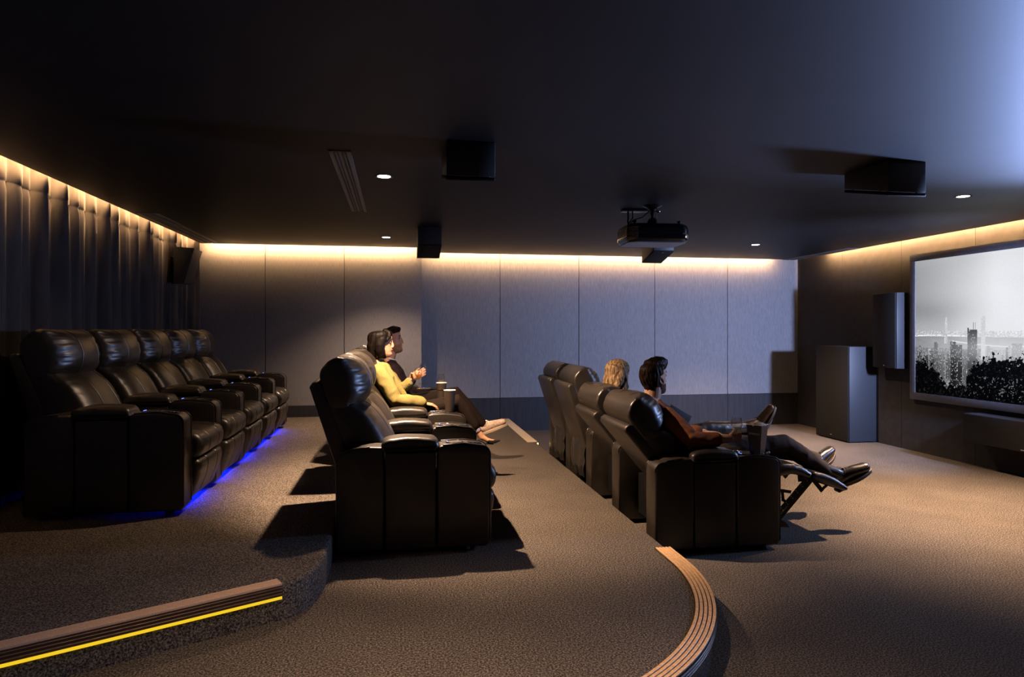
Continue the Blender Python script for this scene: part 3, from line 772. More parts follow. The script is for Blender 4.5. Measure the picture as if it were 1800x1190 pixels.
def recliner(label, group, recl=False, end=False, glow=False, rear=False):
    r=empty('recliner',(0,0,0),0,label,'recliner chair',group)
    def arm(y):
        a=mk('armrest',ME_ARM,r,(0,y,0)); [mk('piping',m_,a) for m_ in ME_PIPES]; [mk('foot',ME_FOOT,a,(x_,y_,0)) for x_ in (-.80,-.10) for y_ in (.04,AW-.04)]
        mk('arm_pad',ME_PAD,r,(0,y,0))
        c=mk('cup_holder',ME_CUP,r,(-.205,y+AW/2,AH-.0005)); mk('cup_well',ME_CUPIN,c); mk('ring_light',ME_LED,c)
        c=mk('control_panel',ME_PNL,r,(-.085,y+AW/2,AH-.008),R(4)); [mk('button',ME_BTN,c,(x_,0,0)) for x_ in (-.024,0,.024)]
    arm(0)
    if end: arm(PITCH)
    mk('base_frame',ME_BASE,r)
    if not recl:
        mk('seat_cushion',ME_SEAT,r); mk('footrest_panel',ME_PANEL,r)
        for nm,me in (('back_shell',ME_SHELL),('back_cushion',ME_LUM),('headrest',ME_HEAD)): mk(nm,me,r)
        if rear: mk('rear_cover',ME_FLAP,r)
    else:
        mk('seat_cushion',ME_SEAT,r,(.03,0,.01))
        th=R(-22); piv=Vector((-.55,0,.42)); T=Vector((.185,0,.055))
        q=Matrix.Rotation(th,3,'Y'); loc=piv+T-q@piv
        for nm,me in (('back_shell',ME_SHELL),('back_cushion',ME_LUM),('headrest',ME_HEAD)): mk(nm,me,r,loc,th)
        mk('footrest_pad',ME_FR1,r); mk('footrest_pad',ME_FR2,r)
        [mk('footrest_linkage',m_,r) for m_ in ME_LNKS]; mk('cross_bar',ME_TOE,r)
        mk('mechanism',ME_MECH,r)
    if glow: mk('underglow_light',ME_UG,r)
    return r
X3,Y3=-1.30,4.42; X2,Y2=.537,3.96; X1,Y1=2.546,4.20
G3,G2,G1='black leather recliners in the back row on the upper tier','black leather recliners in the middle row','black leather recliners in the front row'
lab3=['nearest empty black recliner of the back row by the curtain','second empty black recliner of the back row counted from the camera','middle one of the five empty black recliners in the back row','fourth empty black recliner of the back row counted from the camera','farthest black recliner of the back row, beside the fabric wall']
p=recliner('x',G3,glow=True); pe=recliner('x',G3,end=True,glow=True)
for i in range(5):
    o=p if i==0 else (pe if i==4 else copy_tree(p))
    o.location=(X3,Y3+PITCH*i,L3); tag(o,lab3[i],'recliner chair',G3)
lab2=['nearest empty recliner of the middle row with its dark side panel facing the camera','empty recliner of the middle row between the nearest one and the woman in yellow','middle row recliner in which the woman in the yellow jacket sits','middle row recliner in which the man in the dark sweater sits','farthest empty recliner of the middle row beyond the man in the dark sweater']
p=recliner('x',G2); pe=recliner('x',G2,end=True)
for i in range(5):
    o=p if i==0 else (pe if i==4 else copy_tree(p))
    o.location=(X2,Y2+PITCH*i,L2); tag(o,lab2[i],'recliner chair',G2)
lab1=['nearest front row recliner, leaned back with footrest out, under the man in brown','leaned back front row recliner under the blonde woman','upright empty front row recliner just beyond the blonde woman','farthest upright empty recliner of the front row']
a=recliner('x',G1,recl=True); u=recliner('x',G1,rear=True); ue=recliner('x',G1,end=True,rear=True)
for i,o in enumerate((a,copy_tree(a),u,ue)):
    o.location=(X1,Y1+PITCH*i,0); tag(o,lab1[i],'recliner chair',G1)
# =================================================================== PEOPLE
def skin(name,c): return noisy(name,tuple(q*.93 for q in c),c,(40,40,40),rough=.5,sss=.0,spec=.35)
SK1=skin('fair_skin',(.50,.29,.19)); SK2=skin('light_olive_skin',(.38,.20,.125)); SK3=skin('warm_skin',(.44,.235,.135))
def cloth(name,c,k=.8,**kw): return noisy(name,tuple(q*k for q in c),c,(90,90,90),rough=kw.pop('rough',.85),bump=.25,bdist=.0012,bscale=(260,260,260),spec=.12,**kw)
def hairmat(name,c0,c1,sc=(160,160,14),rough=.5): return noisy(name,c0,c1,sc,rough=rough,bump=.6,bdist=.003,spec=.08)

HEADP=[(-.112,.060,.012,.018),(-.105,.076,-.005,.030),(-.094,.089,-.028,.040),(-.078,.092,-.042,.049),(-.062,.086,-.055,.055),
 (-.047,.088,-.066,.059),(-.030,.086,-.078,.062),(-.010,.083,-.090,.066),(.010,.084,-.097,.069),(.030,.083,-.101,.071),
 (.050,.091,-.104,.072),(.072,.091,-.103,.0725),(.092,.083,-.097,.069),(.107,.070,-.084,.060),(.118,.048,-.062,.044),(.124,.018,-.030,.020)]
def head_loft(mb,T,grow=0.0,zmin=-1,n=32,prof=HEADP,fcut=None):
    vs=[];k=0
    for z,f,b_,w in prof:
        if z<zmin: continue
        k+=1
        f+=grow; b_-=grow; w+=grow
        if fcut is not None: f=min(f,fcut(z)+0*f)
        c=(f+b_)/2; a=(f-b_)/2
        for i in range(n):
            t=2*PI*i/n; x=c+a*math.copysign(abs(math.cos(t))**.92,math.cos(t)); y=w*math.copysign(abs(math.sin(t))**.92,math.sin(t))
            if math.cos(t)>0: y*=1-.18*math.cos(t)**2
            vs.append((x,y,z))
    fs=[]
    for j in range(k-1):
        for i in range(n): fs.append((j*n+i,j*n+(i+1)%n,(j+1)*n+(i+1)%n,(j+1)*n+i))
    fs+=[tuple(reversed(range(n))),tuple(range((k-1)*n,k*n))]
    mb.add(vs,fs,T)
def face(mb,T,fem=False,smile=False):
    E_=lambda c,r,rot=None: mb.ell(c,r,rot,14,9,T)
    k=.86 if fem else 1.0
    mb.tube([(.078,0,.048),(.086,0,.022),(.095,0,-.002),(.099,0,-.014)],[(.008*k,.012),(.009*k,.014),(.012*k,.015*k),(.0125*k,.0125*k)],12,side=(0,1,0),M=T)
    E_((.0955,0,-.018),(.0125*k,.0125*k,.0085))
    for s in (-1,1): E_((.089,s*.0115*k,-.0205),(.011,.0078,.0075))
    E_((.0865,0,-.0405),(.0085,.022 if not smile else .026,.0052)); E_((.085,0,-.0515),(.0085,.020,.006))
    E_((.078,0,-.086),(.014,.018,.013))
    E_((.0795,0,.047),(.011,.040,.009))
    for s in (-1,1):
        E_((.0665,s*.031,.026),(.0125,.0135,.0115))
def ear(mb,T,s):
    X=T@Matrix.Translation((-.006,s*.072,-.004))@Matrix.Rotation(R(-12),4,'Y')@Matrix.Rotation(R(s*22),4,'Z')
    mb.tube([(.010,0,-.026),(.014,s*.004,-.012),(.008,s*.008,.012),(-.004,s*.011,.028),(-.016,s*.012,.022),(-.020,s*.012,.004),(-.013,s*.008,-.014),(.002,s*.003,-.030)],.0052,8,M=X)
    mb.ell((-.003,s*.003,.002),(.015,.005,.024),None,12,8,X)
    mb.ell((.004,s*.003,-.024),(.007,.005,.009),None,10,7,X)
def hand(mb,wrist,xd,thumb,curls=(50,60,40),spread=.0,sc=1.0,tcurl=(30,25),thumb_in=.35,rf=.0088):
    """palm plus five separate fingers; xd = towards the knuckles, thumb = towards the thumb side"""
    x=Vector(xd).normalized(); y=(Vector(thumb)-x*Vector(thumb).dot(x)).normalized(); z=x.cross(y)
    return x,y,z
def build_hand(mb,wrist,xd,thumb,palm,curls,sc=1.0,tdir=(.55,.75,.35),tcurl=25,offs=(0,0,0,0)):
    """palm: unit vector out of the palm; curls: degrees per joint, one triple per finger"""
    x=Vector(xd).normalized(); y=Vector(thumb); y=(y-x*y.dot(x)).normalized(); p=Vector(palm); p=(p-x*p.dot(x)-y*p.dot(y)).normalized()
    W=Vector(wrist); P=lambda a,b,c: W+(x*a+y*b+p*c)*sc
    mb.tube([P(-.02,0,0),P(.012,0,0),P(.045,.001,.002),P(.083,.001,.0)],[(.024*sc,.018*sc),(.026*sc,.016*sc),(.036*sc,.0145*sc),(.038*sc,.0125*sc)],14,side=y)
    base=[(.090,.029),(.094,.0095),(.090,-.0100),(.083,-.0285)]; L=[(.040,.026,.021),(.045,.029,.022),(.041,.027,.021),(.033,.021,.019)]; rr=[.0092,.0094,.0088,.0078]
    for i in range(4):
        c=curls[i] if isinstance(curls[0],(tuple,list)) else curls
        pts=[P(base[i][0]-.018,base[i][1],0),P(base[i][0],base[i][1],0)]; a=0; cx,cz=base[i][0],0
        for j in range(3):
            a+=c[j]; cx+=L[i][j]*math.cos(R(a)); cz+=L[i][j]*math.sin(R(a)); pts.append(P(cx,base[i][1]*(1-.06*j),cz))
        r=rr[i]*sc; mb.tube(pts,[r*1.02,r*1.05,r,r*.93,r*.82],10)
    # thumb
    b0=P(.020,.022,.006); b1=P(.048,.040,.014); t=(x*tdir[0]+y*tdir[1]*.5+p*tdir[2]).normalized()
    b2=b1+t*.032*sc; t2=(t+p*math.tan(R(tcurl))-y*.4).normalized(); b3=b2+t2*.026*sc
    mb.tube([b0,b1,b2,b3],[.015*sc,.0125*sc,.0105*sc,.0090*sc],10)
def HT(loc,yaw,pitch=0,roll=0,sc=1.0):
    return Matrix.Translation(Vector(loc))@Matrix.Rotation(R(yaw),4,'Z')@Matrix.Rotation(R(pitch),4,'Y')@Matrix.Rotation(R(roll),4,'X')@Matrix.Scale(sc,4)
def folds(amp,fx=9,seed=0,dirv=(0,0,1),st=2.2):
    d=Vector(dirv).normalized()
    def f(c,n):
        q=c+ d*0
        a=mnoise.noise(Vector((q.x*fx+seed,q.y*fx,q.z*fx*st)))
        b=mnoise.noise(Vector((q.x*fx*2.3,q.y*fx*2.3+seed,q.z*fx*2.3*st)))
        return amp*((1-2*abs(a))*.7+.5*b)
    return f
def hairdisp(T,amp,f1=120,f2=10):
    Ti=T.inverted()
    def f(c,n):
        q=Ti@c; ang=math.atan2(q.y,q.x+.01)
        return amp*(mnoise.noise(Vector((ang*f1/10,q.z*f2,3)))+.6*mnoise.noise(Vector((ang*f1/4,q.z*f2*1.6,9))))
    return f
def eyes(T,parent,fem=False,only=None):
    for s in (-1,1):
        if only is not None and s!=only: continue
        o=MB().ell((.0735,s*.0315,.0255),(.0085,.0125,.0055),None,12,8,T).obj('eye',simple('eye_white_%d'%s,(.30,.28,.27),.3),parent,smooth=True)
        MB().ell((.0808,s*.0315,.0255),(.0020,.0050,.0048),None,12,8,T).obj('iris',simple('iris_%d'%s,(.03,.018,.010),.15),o,smooth=True)
        b=MB(); b.tube([(.0790,s*.019,.0300),(.0812,s*.030,.0318),(.0745,s*.043,.0285)],.0013,6,M=T); b.obj('eyelash',simple('lash_%d'%s,(.01,.008,.006),.6),o,smooth=True)
        b=MB(); b.tube([(.0895,s*.014,.049),(.0880,s*.028,.0545),(.0775,s*.043,.051)],[.0022,.0030,.0014] if not fem else [.0015,.002,.0010],6,M=T); b.obj('eyebrow',simple('brow_%d'%s,(.022,.014,.010),.8),parent,smooth=True)
def lips(T,parent,c,smile=False):
    w=.022 if not smile else .027; up=.0 if not smile else .006
    b=MB(); b.tube([(.080,-w,-.046+up),(.0930,-.008,-.0425),(.0940,0,-.044),(.0930,.008,-.0425),(.080,w,-.046+up)],[.0016,.0042,.0038,.0042,.0016],8,M=T)
    b.tube([(.080,-w*.9,-.0475+up),(.0920,0,-.0525),(.080,w*.9,-.0475+up)],[.0016,.0052,.0016],8,M=T)
    b.obj('lips',simple('lips_%d'%int(c[0]*1000),c,.4),parent,smooth=True)
def shoe(parent,T,style,mats,L=.29,lean=0):
    """local: heel at origin, toe along +x, sole down -z"""
    b=MB()
    b.tube([(.032,0,.044),(.09,0,.048),(.15,0,.046),(.20,0,.040),(.242,0,.036)],[(.036,.044),(.038,.048),(.042,.044),(.045,.038),(.042,.034)],18,side=(0,1,0))
    if style=='boot': b.tube([(.060,0,.05),(.050-.35*lean,0,.090),(.046-lean,0,.140)],[(.036,.045),(.040,.048),(.043,.046)],16,side=(0,1,0))
    else: b.tube([(.050,0,.05),(.046,0,.085)],[(.034,.042),(.036,.044)],16,side=(0,1,0))
    if style=='sneaker':
        b.ell((.085,0,.088),(.030,.020,.018)); b.ell((.01,0,.055),(.02,.028,.04)); b.tube([(.09,0,.075),(.055,0,.128)],[(.020,.007),(.022,.006)],10,side=(0,1,0))
    b.v=[tuple(T@Vector(p)) for p in b.v]
    up=mobj('boot' if style=='boot' else 'shoe',blob(b,.0045,4),mats[0],parent)
    n=20; out=[]
    for i in range(n):
        a=2*PI*i/n; 
        x=.1335+.147*math.cos(a); w=.046-.010*math.cos(a+PI)-.004; w=.036+.010*max(0,math.sin((x-.05)/.2*PI)) if x>.05 else .036
        out.append((x,w*1.12*math.sin(a)))
    s=MB(); h=.016 if style=='boot' else .018
    s.prism(out,-h,.014 if style=='sneaker' else .008,T)
    if style=='boot': s.prism([(-.010,-.030),(.055,-.034),(.055,.034),(-.010,.030)],-.034,-h+.001,T)
    s.obj('sole',mats[1],up,bev=.004)
    if style=='boot':
        w_=MB(); w_.tube([T@Vector((p[0]*1.0,p[1]*1.03,.007)) for p in out+[out[0]]],.0035,6,rnd=False); w_.obj('welt',mats[3],up,smooth=True)
    if style in('boot','sneaker'):
        l=MB()
        top=[(.095,.094),(.112,.091),(.130,.086),(.148,.080),(.166,.072)] if style=='boot' else [(.105,.093),(.125,.089),(.145,.083),(.163,.075)]
        for i,(x,z) in enumerate(top):
            l.tube([(x-.004,-.022,z-.010),(x+.002,-.010,z+.001),(x,.0,z+.003),(x-.002,.010,z+.001),(x+.004,.022,z-.010)],.0024,6,M=T)
            if i<len(top)-1:
                x2,z2=top[i+1]; l.tube([(x,-.016,z-.004),((x+x2)/2,0,(z+z2)/2+.005),(x2,.016,z2-.004)],.0020,6,M=T)
        x,z=top[0]
        for sg in (-1,1):
            l.tube([(x,0,z+.004),(x-.020,sg*.012,z+.022),(x-.040,sg*.016,z+.026),(x-.046,sg*.012,z+.014),(x-.028,sg*.006,z+.006),(x,0,z+.004)],.0018,6,M=T)
            l.tube([(x,0,z+.004),(x-.004,sg*.020,z+.006),(x-.012,sg*.038,z-.016)],.0018,6,M=T)
        l.obj('laces',mats[2],up,smooth=True)
    return up
def ST(heel,toe,up=(0,0,1),sc=1.0):
    h=Vector(heel); x=(Vector(toe)-h).normalized(); z=Vector(up); z=(z-x*z.dot(x)).normalized(); y=z.cross(x)
    m=Matrix((x,y,z)).transposed().to_4x4(); return Matrix.Translation(h)@m@Matrix.Scale(sc,4)

# ------------------------------------------------------------- man in brown, front row
def man_front():
    T=HT((1.848,4.69,1.118),24,-2)
    hipc=Vector((2.16,4.66,.575)); neck=Vector((1.800,4.685,.955))
    shR,shL=Vector((1.868,4.475,.865)),Vector((1.868,4.885,.875)); elR=Vector((1.985,4.335,.725)); wr=Vector((2.235,4.318,.737))
    elL=Vector((2.08,4.96,.70)); wrL=Vector((2.30,4.84,.70))
    hR,hL=Vector((2.20,4.575,.575)),Vector((2.20,4.745,.575)); kR=Vector((2.800,4.565,.640)); kL=Vector((2.72,4.80,.600)); aR=Vector((3.175,4.575,.405)); aL=Vector((3.200,4.83,.475))
    b=MB(); head_loft(b,T); face(b,T); ear(b,T,-1); ear(b,T,1)
    b.tube([T@Vector((-.020,0,-.055)),T@Vector((-.030,0,-.11)),neck-Vector((.0,0,.03))],[(.058,.062),(.058,.062),(.066,.064)],16,side=(0,1,0))
    b.tube([neck,Vector((1.88,4.675,.86)),Vector((2.02,4.665,.70)),hipc],[(.09,.06),(.15,.085),(.13,.08),(.14,.09)],16,side=(0,1,0))
    for a_,c,d in ((shR,elR,wr),(shL,elL,wrL)):
        b.tube([a_,(a_+c)/2,c,(c*.55+d*.45),d],[.045,.042,.036,.040,(.030 if d is wr else .026)],14)
    build_hand(b,wr,(1,.12,.02),(0,0,1),(0,1,0),[(58,82,50),(62,85,52),(66,86,54),(66,84,52)],1.0,(.65,.25,.75),25)
    build_hand(b,wrL,(1,-.25,-.05),(0,-1,.2),(0,0,-1),(22,22,15),1.0)
    for h,k,a_ in ((hR,kR,aR),(hL,kL,aL)):
        b.tube([h,(h+k)/2,k,(k*.6+a_*.4),a_],[.070,.062,.050,.048,.036],14)
    body=mobj('person',blob(b,.0042,3),SK1)
    tag(body,'man in a brown sweater, reclined in the nearest front row seat, holding a stemmed glass','person')
    eyes(T,body); lips(T,body,(.42,.20,.15))
    # sweater
    s=MB()
    s.tube([neck+Vector((-.004,0,.0)),neck+Vector((.022,-.002,-.05)),Vector((1.885,4.680,.83)),Vector((1.98,4.67,.73)),Vector((2.07,4.665,.635)),hipc+Vector((-.0,0,.0))],
           [(.072,.068),(.150,.085),(.205,.110),(.185,.120),(.175,.120),(.175,.105)],24,side=(0,1,0))
    for a_,c,d,L_ in ((shR,elR,wr,.62),(shL,elL,wrL,.8)):
        s.tube([a_+Vector((-.01,(.03 if a_ is shR else -.03),.0)),a_*.6+c*.4,c+Vector((-.02,0,.01)),c*.75+d*.25,c*(1-L_)+d*L_],[.070,.062,.056,.056,.046],18)
    sw=mobj('sweater',blob(s,.007,4,folds(.009,8,2,st=1.5)),cloth('brown_knit',(.170,.066,.032)),body)
    c=MB(); c.tube([wr*.60+elR*.40,wr*.655+elR*.345],[.0475,.0465],20,rnd=False); c.obj('cuff',cloth('brown_rib',(.135,.052,.026)),sw,smooth=True)
    c=MB(); 
    ring_=[neck+Vector((-.006+.062*math.cos(2*PI*i/20),.060*math.sin(2*PI*i/20),.022-.020*math.cos(2*PI*i/20))) for i in range(21)]
    c.tube(ring_,.0085,8,rnd=False); c.obj('collar',cloth('brown_rib2',(.13,.050,.025)),sw,smooth=True)
    t=MB()
    t.tube([hipc+Vector((-.12,0,.02)),hipc,hipc+Vector((.10,0,.0))],[(.16,.10),(.175,.105),(.15,.095)],20,side=(0,1,0))
    for h,k,a_ in ((hR,kR,aR),(hL,kL,aL)):
        t.tube([h+Vector((-.04,0,0)),h*.5+k*.5+Vector((0,0,.010)),k+Vector((0,0,.005)),k*.6+a_*.4,a_+(a_-k).normalized()*.015],[.092,.082,.066,.066,.054],18)
    mobj('trousers',blob(t,.0065,4,folds(.006,9,5,st=.8)),cloth('grey_brown_chino',(.075,.058,.044)),body)
    # short sides, thick swept-up top
    h=MB()
    def hl(z): return .018 if z<.01 else (.030 if z<.05 else .060 if z<.085 else .100)
    head_loft(h,T,.012,-.05,32,[(z,f,b_-.008,w) for z,f,b_,w in HEADP],hl)
    h.tube([(-.055,0,-.03),(-.050,0,-.07),(-.046,0,-.088)],[(.050,.040),(.044,.034),(.034,.026)],16,side=(0,1,0),M=T)
    h.tube([(-.085,0,.070),(-.04,0,.118),(.02,0,.136),(.070,0,.134),(.100,0,.118)],[(.045,.022),(.062,.030),(.058,.032),(.048,.030),(.034,.020)],16,side=(0,1,0),M=T)
    h.tube([(.060,-.030,.118),(.100,-.010,.130),(.118,.012,.118)],[.022,.020,.010],10,M=T)
    h.tube([(-.02,-.040,.112),(.05,-.034,.120),(.092,-.020,.104)],[.026,.024,.014],10,M=T)
    mobj('hair',blob(h,.004,3,hairdisp(T,.0055,60,18)),hairmat('dark_brown_hair',(.008,.005,.0035),(.030,.017,.010),(130,130,30)),body)
    bd=MB()
    head_loft(bd,T,.0035,-.2,32,[p for p in HEADP if p[0]<-.015],None)
    me=blob(bd,.004,3)
    bm=bmesh.new(); bm.from_mesh(me); Ti=T.inverted(); dl=[]
    for v in bm.verts:
        q=Ti@v.co
        if q.x<.000 or q.z>-.022+.42*(.085-q.x) or (abs(q.y)<.024 and -.058<q.z<-.038 and q.x>.06) or (abs(q.y)<.017 and q.z>-.031 and q.x>.06) or q.z<-.106: dl.append(v)
    bmesh.ops.delete(bm,geom=dl,context='VERTS'); bm.to_mesh(me); bm.free()
    mobj('beard',me,hairmat('brown_beard',(.05,.030,.020),(.13,.078,.05),(220,220,220),.7),body)
    lb=[noisy('black_boot_leather',(.012,.010,.008),(.022,.018,.014),(20,20,20),rough=.30,spec=.5,coat=.1),simple('dark_rubber_sole',(.02,.016,.012),.6),simple('boot_lace',(.02,.016,.012),.6),simple('tan_welt',(.25,.14,.06),.5)]
    shoe(body,ST((3.215,4.560,.312),(3.500,4.540,.440),(-.38,0,.92),1.08),'boot',lb,lean=.070)
    shoe(body,ST((3.265,4.86,.365),(3.485,4.98,.485),(-.42,.0,.9),1.04),'boot',lb,lean=.075)
man_front()

# ------------------------------------------------------------- blonde woman, front row
def woman_front():
    T=HT((1.812,5.415,1.092),20,2,0,.99)
    hipc=Vector((2.12,5.41,.57)); neck=Vector((1.782,5.41,.93))
    shR,shL=Vector((1.86,5.235,.835)),Vector((1.86,5.585,.835)); elR=Vector((1.99,5.19,.66)); wr=Vector((2.20,5.26,.70)); elL=Vector((2.0,5.64,.66)); wrL=Vector((2.22,5.54,.71))
    hR,hL=Vector((2.16,5.335,.565)),Vector((2.16,5.485,.565)); kR=Vector((2.60,5.38,.635)); kL=Vector((2.58,5.52,.60)); aR=Vector((3.055,5.46,.640)); aL=Vector((3.03,5.52,.56))
    b=MB(); head_loft(b,T); face(b,T,True,True); 
    b.tube([T@Vector((-.015,0,-.05)),T@Vector((-.025,0,-.11)),neck-Vector((0,0,.03))],[(.046,.050),(.046,.050),(.055,.055)],16,side=(0,1,0))
    b.tube([neck,Vector((1.86,5.41,.83)),Vector((1.98,5.41,.69)),hipc],[(.07,.055),(.13,.08),(.105,.07),(.13,.09)],16,side=(0,1,0))
    for a_,c,d in ((shR,elR,wr),(shL,elL,wrL)): b.tube([a_,(a_+c)/2,c,(c*.55+d*.45),d],[.038,.035,.030,.032,.022],12)
    build_hand(b,wr,(1,.15,.25),(0,-.3,1),(0,1,.2),[(35,45,30)]*4,.88); build_hand(b,wrL,(1,-.15,.2),(0,.3,1),(0,-1,.2),[(35,45,30)]*4,.88)
    for h,k,a_ in ((hR,kR,aR),(hL,kL,aL)):
        b.tube([h,(h+k)/2,k,(k*.6+a_*.4),a_],[.062,.054,.042,.042,.030],12)
    body=mobj('person',blob(b,.0045,3),SK1)
    tag(body,'woman with wavy blonde hair lying back with crossed legs in the second front row seat','person')
    eyes(T,body,True); lips(T,body,(.45,.15,.13),True)
    s=MB(); s.tube([neck+Vector((0,0,-.01)),neck+Vector((.02,0,-.05)),Vector((1.87,5.41,.80)),Vector((1.99,5.41,.67)),hipc],[(.06,.06),(.125,.075),(.165,.095),(.135,.09),(.155,.10)],20,side=(0,1,0))
    for a_,c,d in ((shR,elR,wr),(shL,elL,wrL)): s.tube([a_,a_*.5+c*.5,c,c*.4+d*.6,c*.1+d*.9],[.056,.050,.044,.042,.034],14)
    mobj('top',blob(s,.008,3,folds(.004,9,3)),cloth('black_knit',(.02,.02,.024)),body)
    t=MB(); t.tube([hipc+Vector((-.10,0,.01)),hipc,hipc+Vector((.08,0,0))],[(.15,.09),(.165,.10),(.14,.09)],18,side=(0,1,0))
    for h,k,a_ in ((hR,kR,aR),(hL,kL,aL)): t.tube([h,h*.5+k*.5,k+Vector((0,0,.012)),k*.65+a_*.35,k*.12+a_*.88],[.080,.071,.060,.058,.043],16)
    mobj('leggings',blob(t,.006,3,folds(.0042,12,8,st=.6)),noisy('black_leather_leggings',(.018,.020,.025),(.030,.032,.038),(30,30,30),rough=.38,spec=.6),body)
    k=MB()
    for a_,q in ((aR,kR),(aL,kL)): k.tube([q*.14+a_*.86,a_+Vector((.02,0,0))],[.042,.038],16)
    k.obj('socks',cloth('dark_sock',(.012,.012,.014)),body,smooth=True)
    h=MB()
    def hl(z): return .045 if z<.05 else .075 if z<.085 else .085
    head_loft(h,T,.017,-.03,32,HEADP,hl)
    h.ell((-.012,0,.070),(.108,.092,.078),None,24,16,T)
    rnd=random.Random(4)
    for i in range(34):
        a=R(70+i*220/33) ; rx,ry=.085,.082
        cx,cy=-.015+rx*math.cos(a),ry*math.sin(a); fr_=math.cos(a)
        pts=[];n_=9; zend=-.150+rnd.uniform(-.02,.02)
        for j in range(n_):
            t_=j/(n_-1); z=.085*(1-t_)+zend*t_; w=.014*t_*math.sin(t_*9+i*1.3); o=1+.20*t_-.15*(t_>.85)
            pts.append((-.015+(rx*o+w)*math.cos(a)+.010*math.sin(t_*8+i)*t_,(ry*o+w)*math.sin(a)+.010*math.cos(t_*8+i*.7)*t_,z))
        h.tube(pts,[.012,.014,.015,.016,.017,.017,.016,.013,.006],8,M=T)
    mobj('hair',blob(h,.0042,2,hairdisp(T,.004,70,30)),hairmat('blonde_highlights',(.050,.026,.013),(.34,.235,.130),(90,90,9),.42),body)
    lb=[noisy('brown_black_boot_leather',(.030,.018,.010),(.055,.034,.020),(20,20,20),rough=.3,spec=.6),simple('black_rubber_sole',(.015,.014,.012),.6),simple('dark_lace',(.015,.012,.010),.6),simple('dark_welt',(.06,.04,.025),.5)]
    shoe(body,ST((3.105,5.44,.598),(3.225,5.44,.775),(-.80,0,.55),.92),'boot',lb,lean=.075)
    shoe(body,ST((3.120,5.56,.500),(3.260,5.56,.670),(-.78,0,.60),.92),'boot',lb,lean=.075)
    k=MB(); k.box(-.12,-.006,-.09,.12,.006,.09); 
    Tt=Matrix.Translation((2.275,5.30,.735))@Matrix.Rotation(R(28),4,'Y')@Matrix.Rotation(R(12),4,'Z')
    k.v=[tuple(Tt@Vector(p)) for p in k.v]
    o=k.obj('menu_folder',simple('black_folder',(.010,.010,.011),.5),None,bev=.003); tag(o,'black folder held up on the lap of the blonde woman','folder')
woman_front()

